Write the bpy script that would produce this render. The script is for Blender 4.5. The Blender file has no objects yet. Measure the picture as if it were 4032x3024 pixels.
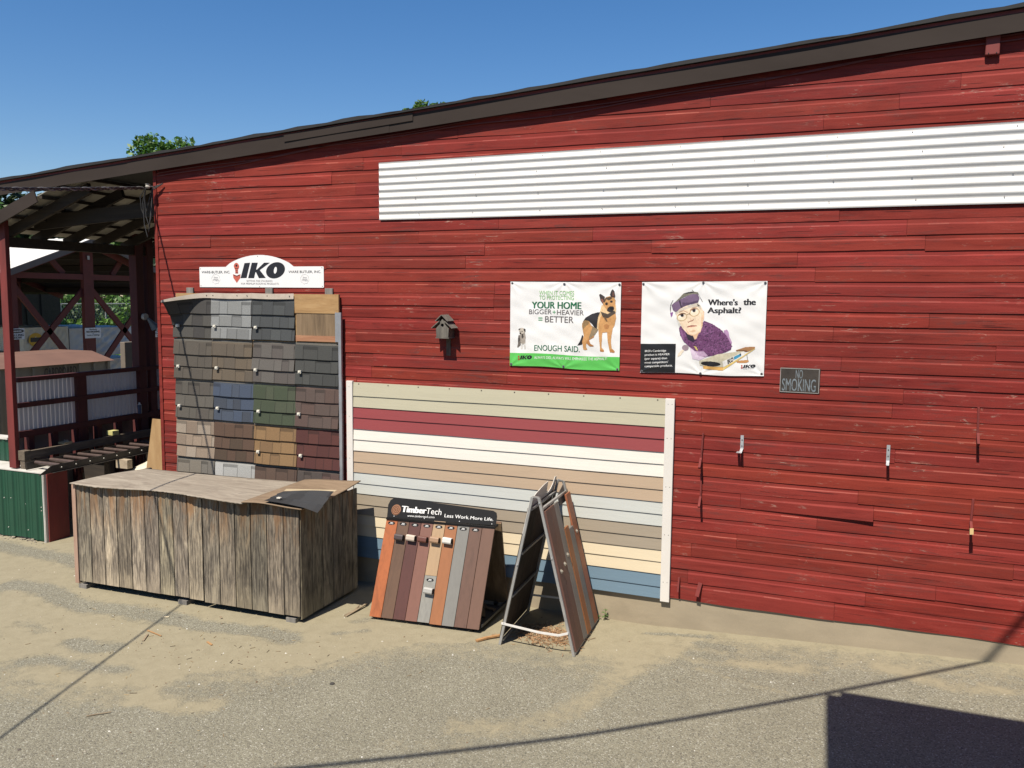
import bpy, math, random
import numpy as np
from mathutils import Vector, Matrix
from mathutils.geometry import tessellate_polygon
R = math.radians
rnd = random.Random(7)
scene = bpy.context.scene
COL = scene.collection

# ------------------------------------------------------------------ camera
cam_d = bpy.data.cameras.new('camera'); cam = bpy.data.objects.new('camera', cam_d); COL.objects.link(cam)
scene.camera = cam
YAW, PITCH, ROLL = 0.3809995, 0.1000806, 0.0094729
_f = Vector((-math.sin(YAW)*math.cos(PITCH), math.cos(YAW)*math.cos(PITCH), -math.sin(PITCH)))
_r = Vector((math.cos(YAW), math.sin(YAW), 0)); _u = _r.cross(_f)
_r2 = math.cos(ROLL)*_r + math.sin(ROLL)*_u; _u2 = -math.sin(ROLL)*_r + math.cos(ROLL)*_u
cam.matrix_world = Matrix(((_r2.x, _u2.x, -_f.x, 0.0), (_r2.y, _u2.y, -_f.y, -8.6), (_r2.z, _u2.z, -_f.z, 3.4), (0, 0, 0, 1)))
cam_d.sensor_width = 36; cam_d.lens = 3363.97/4032*36; cam_d.clip_start = 0.05; cam_d.clip_end = 2000

# ------------------------------------------------------------------ light
SUN = Vector((0.15, 1.0, -1.6)).normalized()           # the way the light travels
elev = math.asin(-SUN.z)
w = bpy.data.worlds.new('World'); scene.world = w; w.use_nodes = True
nt = w.node_tree; bg = nt.nodes['Background']
sky = nt.nodes.new('ShaderNodeTexSky'); sky.sky_type = 'NISHITA'; sky.sun_disc = False
sky.sun_elevation = elev; sky.sun_rotation = math.atan2(-SUN.x, -SUN.y)
sky.air_density = 1.1; sky.dust_density = 0.25; sky.ozone_density = 3.0; sky.altitude = 50
hs0 = nt.nodes.new('ShaderNodeHueSaturation'); hs0.inputs['Saturation'].default_value = 1.30
nt.links.new(sky.outputs[0], hs0.inputs['Color']); tn0 = nt.nodes.new('ShaderNodeMix'); tn0.data_type = 'RGBA'; tn0.blend_type = 'MULTIPLY'; tn0.inputs[0].default_value = 1; tn0.inputs[7].default_value = (1.04, 1.02, 1.12, 1); nt.links.new(hs0.outputs[0], tn0.inputs[6]); nt.links.new(tn0.outputs[2], bg.inputs[0]); bg.inputs[1].default_value = 0.060
sl = bpy.data.lights.new('sun', 'SUN'); sl.energy = 5.0; sl.angle = R(0.53); sl.color = (1.0, 0.915, 0.79)
so = bpy.data.objects.new('sun', sl); COL.objects.link(so)
so.rotation_euler = SUN.to_track_quat('-Z', 'Y').to_euler(); so.location = (-3, -20, 30)
scene.view_settings.view_transform = 'Standard'; scene.view_settings.look = 'None'
scene.view_settings.exposure = 0.78; scene.view_settings.gamma = 1
scene.render.engine = 'CYCLES'

# ------------------------------------------------------------------ helpers
def lin(r, g, b, k=1.0):
    f = lambda c: ((c/255+0.055)/1.055)**2.4 if c > 10 else c/255/12.92
    return (f(r)*k, f(g)*k, f(b)*k)
def W(r, g, b): return lin(r, g, b, 0.86)               # paint of a thing that hangs in the sun on the wall

_mats = {}
def nodes(name):
    m = bpy.data.materials.new(name); m.use_nodes = True
    return m, m.node_tree, m.node_tree.nodes['Principled BSDF']
def N(nt, typ, **kw):
    n = nt.nodes.new(typ)
    for k, v in kw.items():
        if k.startswith('i_'): n.inputs[k[2:].replace('_', ' ')].default_value = v
        else: setattr(n, k, v)
    return n
def coords(nt, scale):
    tc = N(nt, 'ShaderNodeTexCoord'); mp = N(nt, 'ShaderNodeMapping'); mp.inputs['Scale'].default_value = scale
    nt.links.new(tc.outputs['Object'], mp.inputs[0]); return mp
def noise(nt, vec, scale, detail=4, rough=0.6, dist=0):
    n = N(nt, 'ShaderNodeTexNoise'); n.inputs['Scale'].default_value = scale; n.inputs['Detail'].default_value = detail
    n.inputs['Roughness'].default_value = rough; n.inputs['Distortion'].default_value = dist
    nt.links.new(vec.outputs[0], n.inputs['Vector']); return n
def ramp(nt, src, stops):
    r = N(nt, 'ShaderNodeValToRGB'); e = r.color_ramp.elements
    while len(e) < len(stops): e.new(0.5)
    for el, (p, c) in zip(e, stops):
        el.position = p; el.color = (c, c, c, 1) if isinstance(c, (int, float)) else (*c[:3], 1)
    nt.links.new(src, r.inputs[0]); return r
def mix(nt, f, a, b, typ='MIX'):
    m = N(nt, 'ShaderNodeMix', data_type='RGBA', blend_type=typ)
    for s, v in ((0, f), (6, a), (7, b)):
        if isinstance(v, (int, float)): m.inputs[s].default_value = v if s == 0 else (v, v, v, 1)
        elif isinstance(v, tuple): m.inputs[s].default_value = (*v[:3], 1)
        else: nt.links.new(v, m.inputs[s])
    return m.outputs[2]
def bump(nt, p, src, dist, strength=0.6):
    b = N(nt, 'ShaderNodeBump'); b.inputs['Distance'].default_value = dist; b.inputs['Strength'].default_value = strength
    nt.links.new(src, b.inputs['Height']); nt.links.new(b.outputs[0], p.inputs['Normal']); return b
def mat(name, col, rough=0.7, metal=0.0, var=0.12, sc=6.0, st=(1, 1, 1), bmp=0.0, dirt=None, spec=None, fine=0.0):
    """plain painted / plastic / metal surface with uneven tone, optional dirt and fine grain"""
    if name in _mats: return _mats[name]
    m, nt, p = nodes(name)
    mp = coords(nt, st); n = noise(nt, mp, sc, 6, 0.6)
    lo = tuple(c*(1-var) for c in col); hi = tuple(min(1, c*(1+var)) for c in col)
    c = ramp(nt, n.outputs[0], [(0.3, lo), (0.7, hi)]).outputs[0]
    if dirt:
        d = noise(nt, mp, sc*0.35, 8, 0.7, 0.6)
        c = mix(nt, ramp(nt, d.outputs[0], [(0.52, 0.0), (0.75, 0.75)]).outputs[0], c, dirt)
    if fine:
        f = noise(nt, coords(nt, (1, 1, 1)), 260, 2, 0.5)
        c = mix(nt, fine, c, f.outputs[0], 'OVERLAY')
    nt.links.new(c, p.inputs['Base Color'])
    p.inputs['Roughness'].default_value = rough; p.inputs['Metallic'].default_value = metal
    if spec is not None: p.inputs['Specular IOR Level'].default_value = spec
    if bmp: bump(nt, p, n.outputs[0], bmp)
    _mats[name] = m; return m
def wood(name, cols, axis='Z', sc=9.0, grain=16.0, rough=0.85, bmp=0.0015, knots=False):
    """grain stretched along one axis; cols = dark, mid, light"""
    if name in _mats: return _mats[name]
    m, nt, p = nodes(name)
    st = {'X': (1/grain, 1, 1), 'Y': (1, 1/grain, 1), 'Z': (1, 1, 1/grain)}[axis]
    mp = coords(nt, st); n = noise(nt, mp, sc*6, 5, 0.65, 0.3); n2 = noise(nt, mp, sc*1.3, 4, 0.6, 1.6)
    c1 = ramp(nt, n.outputs[0], [(0.25, cols[0]), (0.5, cols[1]), (0.75, cols[2])]).outputs[0]
    c2 = ramp(nt, n2.outputs[0], [(0.3, cols[0]), (0.5, cols[1]), (0.7, cols[2])]).outputs[0]
    c = mix(nt, 0.5, c1, c2)
    nt.links.new(c, p.inputs['Base Color']); p.inputs['Roughness'].default_value = rough
    bump(nt, p, n.outputs[0], bmp)
    _mats[name] = m; return m
def colmat(name, rough=0.85, grain=0.25, gsc=300.0, bmp=0.0, gst=(1, 1, 1)):
    """colour comes from the mesh ('col' per face) times a fine speckle"""
    if name in _mats: return _mats[name]
    m, nt, p = nodes(name)
    a = N(nt, 'ShaderNodeAttribute'); a.attribute_name = 'col'
    n = noise(nt, coords(nt, gst), gsc, 3, 0.7)
    g = ramp(nt, n.outputs[0], [(0.25, 1-grain*1.6), (0.5, 1.0), (0.75, 1+grain*1.6)]).outputs[0]
    nt.links.new(mix(nt, 1.0, a.outputs['Color'], g, 'MULTIPLY'), p.inputs['Base Color'])
    p.inputs['Roughness'].default_value = rough
    if bmp: bump(nt, p, n.outputs[0], bmp)
    _mats[name] = m; return m

class MB:
    """collects shapes and links them as ONE mesh object"""
    def __init__(s): s.v = []; s.f = []; s.mi = []; s.c = []; s.g = []
    def add(s, vs, fs, mi=0, col=None):
        o = len(s.v); s.g.append((o, len(s.f))); s.v += [tuple(v) for v in vs]
        for f in fs: s.f.append(tuple(o+i for i in f)); s.mi.append(mi); s.c.append(col)
        return s
    def box(s, x0, x1, y0, y1, z0, z1, mi=0, col=None):
        return s.obox((x0, y0, z0), (x1-x0, 0, 0), (0, y1-y0, 0), (0, 0, z1-z0), mi, col)
    def obox(s, o, a, b, c, mi=0, col=None):
        o, a, b, c = map(Vector, (o, a, b, c))
        vs = [o, o+a, o+a+b, o+b, o+c, o+a+c, o+a+b+c, o+b+c]
        fs = [(0, 3, 2, 1), (4, 5, 6, 7), (0, 1, 5, 4), (1, 2, 6, 5), (2, 3, 7, 6), (3, 0, 4, 7)]
        return s.add(vs, fs, mi, col)
    def bar(s, p0, p1, wd, ht, up=(0, 0, 1), mi=0, col=None):
        p0, p1 = Vector(p0), Vector(p1); d = (p1-p0); dn = d.normalized(); up = Vector(up)
        side = dn.cross(up).normalized(); u = side.cross(dn).normalized()
        return s.obox(p0-side*wd/2-u*ht/2, d, side*wd, u*ht, mi, col)
    def tube(s, pts, r, n=8, mi=0, caps=True, col=None):
        pts = [Vector(p) for p in pts]; rs = r if isinstance(r, (list, tuple)) else [r]*len(pts)
        vs = []; fs = []; prev = None
        for i, p in enumerate(pts):
            d = (pts[min(i+1, len(pts)-1)]-pts[max(i-1, 0)]).normalized()
            a = prev if prev is not None else (Vector((0, 0, 1)) if abs(d.z) < 0.9 else Vector((1, 0, 0)))
            x = (a-d*a.dot(d)).normalized(); y = d.cross(x); prev = x
            for k in range(n):
                t = 2*math.pi*k/n; vs.append(p+(x*math.cos(t)+y*math.sin(t))*rs[i])
        for i in range(len(pts)-1):
            for k in range(n):
                a, b = i*n+k, i*n+(k+1) % n; fs.append((a, b, b+n, a+n))
        if caps: fs.append(tuple(range(n-1, -1, -1))); fs.append(tuple(range(len(vs)-n, len(vs))))
        return s.add(vs, fs, mi, col)
    def prism(s, pts, O, U, V, n0, n1, mi=0, col=None):
        """2-D outline pts in the frame O,U,V pushed out between n0 and n1 along U x V"""
        O, U, V = Vector(O), Vector(U), Vector(V); Nn = U.cross(V).normalized(); k = len(pts)
        a = [O+U*x+V*y+Nn*n0 for x, y in pts]; b = [O+U*x+V*y+Nn*n1 for x, y in pts]
        tr = tessellate_polygon([[Vector((x, y, 0)) for x, y in pts]])
        fs = [tuple(t) for t in tr]+[tuple(i+k for i in reversed(t)) for t in tr]
        fs += [(i, (i+1) % k, (i+1) % k+k, i+k) for i in range(k)]
        return s.add(a+b, fs, mi, col)
    def grid(s, nu, nv, fn, mi=0, colfn=None, keep=None):
        vs = [fn(i/nu, j/nv) for j in range(nv+1) for i in range(nu+1)]; o = len(s.v); s.v += [tuple(v) for v in vs]
        for j in range(nv):
            for i in range(nu):
                if keep and not keep(i, j): continue
                a = o+j*(nu+1)+i; s.f.append((a, a+1, a+nu+2, a+nu+1)); s.mi.append(mi)
                s.c.append(colfn(i, j) if colfn else None)
        return s
    def each(s, name, mats, parent=None, group=1, **kw):
        """every shape (or run of `group` shapes) becomes an object of its own"""
        st = s.g[::group]+[(len(s.v), len(s.f))]; out = []
        for (v0, f0), (v1, f1) in zip(st[:-1], st[1:]):
            q = MB(); q.v = s.v[v0:v1]; q.f = [tuple(i-v0 for i in f) for f in s.f[f0:f1]]; q.mi = s.mi[f0:f1]; q.c = s.c[f0:f1]
            out.append(q.build(name, mats, parent, **kw))
        return out
    def build(s, name, mats, parent=None, smooth=False, bevel=0.0, fix=True):
        me = bpy.data.meshes.new(name); me.from_pydata(s.v, [], s.f)
        for m in (mats if isinstance(mats, (list, tuple)) else [mats]): me.materials.append(m)
        me.polygons.foreach_set('material_index', s.mi)
        if any(c is not None for c in s.c):
            at = me.attributes.new('col', 'FLOAT_COLOR', 'FACE')
            at.data.foreach_set('color', np.array([(*(c or (0.5, 0.5, 0.5)), 1.0) for c in s.c], dtype=np.float32).ravel())
        if smooth: me.polygons.foreach_set('use_smooth', [True]*len(me.polygons))
        me.validate()
        if fix:
            import bmesh
            bm = bmesh.new(); bm.from_mesh(me); bmesh.ops.recalc_face_normals(bm, faces=bm.faces); bm.to_mesh(me); bm.free()
        me.update()
        o = bpy.data.objects.new(name, me); COL.objects.link(o)
        if bevel:
            b = o.modifiers.new('bevel', 'BEVEL'); b.width = bevel; b.segments = 2; b.limit_method = 'ANGLE'
        if parent is not None: hang(o, parent)
        return o
ROOT = {}
def hang(o, parent):
    o.parent = parent
    loc = ROOT.get(parent.name, Vector((0, 0, 0)))
    o.matrix_parent_inverse = Matrix.Translation(-loc)
def thing(name, label, cat, loc=(0, 0, 0), group=None):
    o = bpy.data.objects.new(name, None); COL.objects.link(o); o.empty_display_size = 0.1
    o.location = loc; ROOT[o.name] = Vector(loc)
    return tag(o, label, cat, group)
def tag(o, label=None, cat=None, group=None, kind=None):
    if label: o['label'] = label
    if cat: o['category'] = cat
    if group: o['group'] = group
    if kind: o['kind'] = kind
    return o
def lab(o, label): o['label'] = label; return o

def font2d(txt, bold=0.0, shear=0.0):
    cu = bpy.data.curves.new('t', 'FONT'); cu.body = txt; cu.offset = bold; cu.shear = shear; cu.resolution_u = 4
    o = bpy.data.objects.new('t', cu); COL.objects.link(o)
    me = bpy.data.meshes.new_from_object(o)
    v = [(p.co.x, p.co.y) for p in me.vertices]; f = [tuple(p.vertices) for p in me.polygons]
    bpy.data.objects.remove(o); bpy.data.meshes.remove(me)
    return v, f
def text(mb, txt, O, U, V, x0, x1, y0, y1, out=0.001, bold=0.0, shear=0.0, mi=0, warp=None, rise=0.0):
    """lettering fitted to the rectangle x0..x1, y0..y1 of the frame O,U,V; rise tilts the base line"""
    v, f = font2d(txt, 0.0, shear)
    if not v: return
    nd = 2 if bold > 0.02 else 1 if bold > 0 else 0
    ax = min(p[0] for p in v); bx = max(p[0] for p in v); ay = min(p[1] for p in v); by = max(p[1] for p in v)
    O, U, V = Vector(O), Vector(U), Vector(V); Nn = U.cross(V).normalized()
    sc_b = bold*(y1-y0)/(by-ay or 1); x1 -= sc_b*nd; vs = []
    for k in range(nd+1):
     for px, py in v:
        t = (px-ax)/(bx-ax or 1); x = x0+(x1-x0)*t+sc_b*k; y = y0+(y1-y0)*(py-ay)/(by-ay or 1)+rise*t
        q = O+U*x+V*y+Nn*(out+0.0002*k)
        if warp: q = q+Vector(warp(x, y))
        vs.append(q)
    mb.add(vs, [tuple(i+len(v)*k for i in g) for k in range(nd+1) for g in f], mi)
def homog(src, dst=((0, 0), (1, 0), (1, 1), (0, 1))):
    A = []; b = []
    for (x, y), (u, v) in zip(src, dst):
        A.append([x, y, 1, 0, 0, 0, -u*x, -u*y]); b.append(u); A.append([0, 0, 0, x, y, 1, -v*x, -v*y]); b.append(v)
    h = np.linalg.solve(np.array(A, float), np.array(b, float)); H = np.append(h, 1).reshape(3, 3)
    def f(x, y):
        q = H @ np.array([x, y, 1.0]); return q[0]/q[2], q[1]/q[2]
    return f
def inpoly(X, Y, P):
    r = np.zeros(X.shape, bool); n = len(P); j = n-1
    for i in range(n):
        xi, yi = P[i]; xj, yj = P[j]
        c = ((yi > Y) != (yj > Y)) & (X < (xj-xi)*(Y-yi)/((yj-yi) or 1e-9)+xi); r ^= c; j = i
    return r
def ell(cx, cy, rx, ry, n=20, rot=0.0):
    return [(cx+rx*math.cos(t)*math.cos(rot)-ry*math.sin(t)*math.sin(rot), cy+rx*math.cos(t)*math.sin(rot)+ry*math.sin(t)*math.cos(rot)) for t in [2*math.pi*k/n for k in range(n)]]
def paint(mb, polys, fn, x0, x1, y0, y1, cell, O, U, V, out, warp=None, seed=1):
    """a printed picture: coloured outlines rasterised on small faces that follow the sheet"""
    nx = max(1, int((x1-x0)/cell)); ny = max(1, int((y1-y0)/cell))
    X, Y = np.meshgrid((np.arange(nx)+0.5)/nx*(x1-x0)+x0, (np.arange(ny)+0.5)/ny*(y1-y0)+y0)
    C = np.zeros((ny, nx, 3)); M = np.zeros((ny, nx), bool); rg = np.random.RandomState(seed)
    nz = rg.rand(ny, nx)
    for P, c, var in polys:
        m = inpoly(X, Y, [fn(*p) for p in P]); M |= m
        C[m] = np.array(c)[None, :]*(1+var*(nz[m][:, None]-0.5)*2)
    for _ in range(1):                                  # soft edges between the printed tones
        Cm = np.where(M[..., None], C, 0); Wt = M.astype(float); A = Cm.copy(); B = Wt.copy()
        for ax in (0, 1):
            for sh_ in (-1, 1): A = A+np.roll(Cm, sh_, ax); B = B+np.roll(Wt, sh_, ax)
        C = np.where(M[..., None], 0.45*C+0.55*A/np.maximum(B, 1)[..., None], C)
    lf = np.kron(rg.rand(ny//6+1, nx//6+1), np.ones((6, 6)))[:ny, :nx]; lf = (lf+np.roll(lf, 2, 0)+np.roll(lf, 2, 1)+np.roll(lf, -2, 0)+np.roll(lf, -2, 1))/5
    C = np.clip(C*(0.90+0.2*lf)[..., None], 0, 1)
    O, U, V = Vector(O), Vector(U), Vector(V); Nn = U.cross(V).normalized()
    def pos(u, v):
        x = x0+(x1-x0)*u; y = y0+(y1-y0)*v; q = O+U*x+V*y+Nn*out
        return q+Vector(warp(x, y)) if warp else q
    mb.grid(nx, ny, pos, 0, lambda i, j: tuple(C[j, i]), lambda i, j: M[j, i])
def ground_z(x):
    if x > 3: return 0.046*4.9+0.012*min(x-3, 10)
    if x > -1.9: return 0.046*(x+1.9)
    if x < -8.3: return max(-0.125, -0.06*(-8.3-x))
    return 0.0
# ------------------------------------------------------------------ ground
def seg_d(X, Y, P):
    d = np.full(X.shape, 9.0)
    for (ax, ay), (bx, by) in zip(P[:-1], P[1:]):
        L = (bx-ax)**2+(by-ay)**2 or 1e-9; t = np.clip(((X-ax)*(bx-ax)+(Y-ay)*(by-ay))/L, 0, 1)
        d = np.minimum(d, np.hypot(X-ax-t*(bx-ax), Y-ay-t*(by-ay)))
    return d
xs = np.concatenate([[-400, -200, -100, -60, -40, -30, -24, -20, -18, -16, -15, -14, -13], np.arange(-12.4, 3.0, 0.055), [3.2, 3.6, 4, 5, 6, 8, 12, 20, 60, 200, 400]])
ys = np.concatenate([[-400, -150, -60, -30, -18, -14, -12, -10, -9, -8, -7.5, -7, -6.5, -6, -5.6], np.arange(-5.3, 0.3, 0.055), [0.5, 1, 1.5, 2, 3, 5, 8, 14, 25, 60, 150, 400]])
X, Y = np.meshgrid(xs, ys)
bx = [-14, -7.0, -6.6, -6.0, -5.5, -5.45, -5.3, -4.75, -4.5, -4.2, -3.85, -3.3, -2.8, -2.25, -2.1, -1.9, -1.2, -0.8, 0.8, 1.6, 4]
by = [-3.5, -3.4, -3.5, -3.4, -3.2, -2.9, -2.75, -2.5, -2.25, -1.8, -1.45, -1.15, -1.08, -1.12, -1.0, -0.75, -0.28, -0.24, -0.17, -0.17, -0.1]
yb = np.interp(X, bx, by)
S = 1/(1+np.exp(-(Y-yb)/0.10))
S = np.maximum(S, 0.55*np.exp(-((Y-yb)/0.5)**2))
for P, rr, k in [([(-9.2, -1.6), (-8.6, -1.66), (-8.0, -1.88), (-7.6, -1.92), (-7.28, -1.84), (-6.97, -1.84), (-6.68, -1.84)], 0.165, -1.1),
                 ([(-6.5, -1.83), (-6.16, -1.86), (-5.8, -1.80), (-5.44, -1.74), (-5.1, -1.78)], 0.14, -1.1),
                 ([(-6.95, -2.68), (-6.7, -2.72), (-6.56, -2.64)], 0.14, -1.0), ([(-7.03, -3.2), (-6.9, -3.08), (-6.7, -3.06), (-6.3, -3.04), (-6.05, -2.97)], 0.12, -0.75),
                 ([(-7.9, -2.5), (-7.5, -2.6)], 0.12, -0.5), ([(-4.75, -1.5), (-4.5, -1.3)], 0.07, -0.6), ([(-4.72, -1.15), (-4.6, -0.95)], 0.09, -0.55), ([(-11.6, -0.35), (-10.6, -0.42), (-9.6, -0.55), (-8.8, -0.8)], 0.2, -0.95), ([(-9.8, -2.0), (-9.2, -1.9)], 0.2, -0.5), ([(-8.4, -3.0), (-7.9, -2.9)], 0.16, -0.6),
                 ([(-5.4, -3.34), (-5.06, -3.35), (-4.84, -3.22)], 0.16, 0.7),
                 ([(-1.9, -0.5), (-1.75, -0.9), (-1.8, -1.3), (-2.0, -2.0), (-2.2, -2.4), (-2.45, -2.6), (-2.8, -2.7)], 0.2, 0.6),
                 ([(-1.5, -0.6), (-0.9, -0.75), (-0.3, -0.7)], 0.13, 0.55), ([(-1.2, -0.95), (-0.7, -1.15), (-0.2, -1.3)], 0.05, 0.5),
                 ([(-1.85, -0.25), (-1.55, -0.19), (-1.22, -0.16)], 0.045, -0.8), ([(-1.3, -0.35), (-0.95, -0.40)], 0.05, -0.6), ([(-1.35, -0.62), (-1.05, -0.66)], 0.07, -0.8),
                 ([(0.39, -0.45), (0.63, -0.52), (0.85, -0.7), (1.3, -0.65)], 0.12, 0.5), ([(-3.2, -3.2), (-2.6, -3.0)], 0.15, 0.35), ([(-6.6, -4.3), (-6.0, -4.6)], 0.2, 0.35)]:
    S = S+k*np.exp(-(seg_d(X, Y, P)/rr)**2)
S = np.clip(S, 0.08, 1.0)
Z = np.vectorize(ground_z)(X)
far = np.clip((-X-18)/16, 0, 1)*np.clip((Y-2)/6, 0, 1); Z = Z+far*1.4
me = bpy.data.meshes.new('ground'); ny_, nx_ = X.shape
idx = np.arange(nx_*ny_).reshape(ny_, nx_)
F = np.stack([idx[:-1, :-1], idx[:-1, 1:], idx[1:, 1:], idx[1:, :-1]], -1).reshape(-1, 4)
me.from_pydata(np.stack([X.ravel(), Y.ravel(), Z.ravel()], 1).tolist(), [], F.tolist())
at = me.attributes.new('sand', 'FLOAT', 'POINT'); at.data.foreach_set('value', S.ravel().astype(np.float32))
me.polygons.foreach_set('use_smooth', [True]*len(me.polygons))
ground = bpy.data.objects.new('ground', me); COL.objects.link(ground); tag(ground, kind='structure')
m, nt, p = nodes('asphalt_and_sand')
a = N(nt, 'ShaderNodeAttribute'); a.attribute_name = 'sand'
c0 = coords(nt, (1, 1, 1))
# asphalt: pale worn aggregate
v = N(nt, 'ShaderNodeTexVoronoi'); v.inputs['Scale'].default_value = 105; nt.links.new(c0.outputs[0], v.inputs['Vector'])
sep = N(nt, 'ShaderNodeSeparateColor'); nt.links.new(v.outputs['Color'], sep.inputs[0])
n1 = noise(nt, c0, 1.3, 6, 0.65); n2 = noise(nt, c0, 55, 4, 0.7); n3 = noise(nt, c0, 7, 6, 0.7, 0.4)
stone = ramp(nt, sep.outputs[0], [(0.0, (0.075, 0.066, 0.06)), (0.25, (0.155, 0.139, 0.108)), (0.6, (0.212, 0.192, 0.150)), (0.9, (0.275, 0.255, 0.205)), (0.985, (0.45, 0.42, 0.38))]).outputs[0]
tone = ramp(nt, n1.outputs[0], [(0.3, 0.82), (0.7, 1.12)]).outputs[0]
asp = mix(nt, 1.0, stone, tone, 'MULTIPLY')
asp = mix(nt, ramp(nt, n2.outputs[0], [(0.4, 0.0), (0.62, 0.75)]).outputs[0], asp, (0.245, 0.213, 0.158))
sandc = ramp(nt, n3.outputs[0], [(0.25, (0.250, 0.207, 0.140)), (0.5, (0.290, 0.243, 0.168)), (0.8, (0.325, 0.274, 0.194))]).outputs[0]
sandc = mix(nt, 0.22, sandc, n2.outputs[0], 'OVERLAY')
# where sand lies: mesh value broken up by noise
ad = N(nt, 'ShaderNodeMath', operation='MULTIPLY_ADD'); nt.links.new(n3.outputs[0], ad.inputs[0]); ad.inputs[1].default_value = 1.25; nt.links.new(a.outputs['Fac'], ad.inputs[2])
ad2 = N(nt, 'ShaderNodeMath', operation='MULTIPLY_ADD'); nt.links.new(n2.outputs[0], ad2.inputs[0]); ad2.inputs[1].default_value = 0.7; nt.links.new(ad.outputs[0], ad2.inputs[2])
f = ramp(nt, ad2.outputs[0], [(0.0, 0.0), (1.0, 1.0)])
mr = N(nt, 'ShaderNodeMapRange'); nt.links.new(ad2.outputs[0], mr.inputs[0]); mr.inputs[1].default_value = 1.27; mr.inputs[2].default_value = 1.68; mr.inputs[3].default_value = 0.0; mr.inputs[4].default_value = 1.0
nt.nodes.remove(f)
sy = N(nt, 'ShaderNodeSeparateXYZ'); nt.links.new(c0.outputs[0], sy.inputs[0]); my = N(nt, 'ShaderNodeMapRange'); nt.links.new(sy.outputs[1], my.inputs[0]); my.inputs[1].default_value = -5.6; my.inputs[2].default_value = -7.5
allc = mix(nt, my.outputs[0], mix(nt, 1.0, mix(nt, mr.outputs[0], asp, sandc), (0.975, 1.025, 0.98), 'MULTIPLY'), (0.055, 0.052, 0.05))  # ground out of view is darkened on purpose, to cut bounced light
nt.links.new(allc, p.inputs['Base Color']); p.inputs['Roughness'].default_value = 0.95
hs = N(nt, 'ShaderNodeMath', operation='MULTIPLY'); nt.links.new(v.outputs['Distance'], hs.inputs[0]); hs.inputs[1].default_value = -1.0
hm = mix(nt, mr.outputs[0], hs.outputs[0], n2.outputs[0])
bump(nt, p, hm, 0.005, 0.8); me.materials.append(m)

# ------------------------------------------------------------------ red warehouse
def redmat(name, k=1.0):
    m, nt, p = nodes(name)
    at = N(nt, 'ShaderNodeAttribute'); at.attribute_name = 'col'
    cx = coords(nt, (0.09, 1, 1)); c1 = coords(nt, (1, 1, 1)); cf = coords(nt, (0.22, 1, 1))
    big = noise(nt, c1, 0.55, 4, 0.6); st = noise(nt, cx, 45, 6, 0.7, 0.3); st2 = noise(nt, cx, 14, 5, 0.65, 0.8)
    base = ramp(nt, st2.outputs[0], [(0.22, (0.125*k, 0.0145*k, 0.0115*k)), (0.45, (0.222*k, 0.0290*k, 0.0215*k)), (0.62, (0.252*k, 0.0350*k, 0.0260*k)), (0.85, (0.265*k, 0.052*k, 0.040*k))]).outputs[0]
    base = mix(nt, 1.0, base, at.outputs['Color'], 'MULTIPLY')
    base = mix(nt, 1.0, base, ramp(nt, big.outputs[0], [(0.3, (0.78, 0.80, 0.84)), (0.5, (1, 1, 1)), (0.7, (1.12, 1.16, 1.12))]).outputs[0], 'MULTIPLY')
    # dark weathered streaks
    dk = noise(nt, cx, 22, 8, 0.75, 1.2); mk = noise(nt, c1, 0.9, 5, 0.7)
    mm = N(nt, 'ShaderNodeMath', operation='MULTIPLY'); nt.links.new(ramp(nt, dk.outputs[0], [(0.52, 0.0), (0.64, 1.0)]).outputs[0], mm.inputs[0]); nt.links.new(ramp(nt, mk.outputs[0], [(0.40, 0.0), (0.60, 0.9)]).outputs[0], mm.inputs[1])
    base = mix(nt, mm.outputs[0], base, (0.120, 0.040, 0.035))
    # chipped paint showing pale primer / grey wood
    fl = noise(nt, coords(nt, (0.16, 1, 1)), 24, 9, 0.8, 1.2); m2 = noise(nt, c1, 1.1, 6, 0.75)
    m3 = N(nt, 'ShaderNodeMath', operation='MULTIPLY'); nt.links.new(ramp(nt, fl.outputs[0], [(0.585, 0.0), (0.61, 1.0)]).outputs[0], m3.inputs[0]); nt.links.new(ramp(nt, m2.outputs[0], [(0.50, 0.0), (0.64, 1.0)]).outputs[0], m3.inputs[1])
    base = mix(nt, m3.outputs[0], base, mix(nt, ramp(nt, st.outputs[0], [(0.4, 0.0), (0.6, 1.0)]).outputs[0], (0.44, 0.24, 0.18), (0.30, 0.25, 0.21)))
    fn = noise(nt, c1, 130, 3, 0.6)
    base = mix(nt, 0.22, base, fn.outputs[0], 'OVERLAY')
    # thin cracks along the grain
    ck = noise(nt, coords(nt, (0.03, 1, 1)), 70, 3, 0.5, 0.2)
    base = mix(nt, ramp(nt, ck.outputs[0], [(0.30, 0.8), (0.33, 0.0)]).outputs[0], base, (0.04, 0.008, 0.008))
    nt.links.new(base, p.inputs['Base Color']); p.inputs['Roughness'].default_value = 0.72; p.inputs['Specular IOR Level'].default_value = 0.15
    bump(nt, p, mix(nt, 0.5, st.outputs[0], fl.outputs[0]), 0.0035, 0.7)
    return m
RED = redmat('red_barn_paint'); REDW = mat('red_trim_paint', (0.19, 0.026, 0.021), 0.7, var=0.25, sc=4, st=(1, 1, 0.3), bmp=0.001)
PITCHW = 0.1395; Z0 = 0.37
def roof_z(x): return 5.677+0.0759*(x-1.185)             # underside of the fascia
XR = 7.0
bld = thing('red_warehouse', 'long red clapboard warehouse with a low sloping roof and open bay at its left end', 'building', (-2, 0, 0))
mb = MB()
wr = random.Random(21)
FIX = {7: [-4.6, -0.982, 0.238, 3.0], 3: [-1.45, 0.30, 3.5], 14: [-5.4, -2.6, 0.35]}
k = 0
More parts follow.
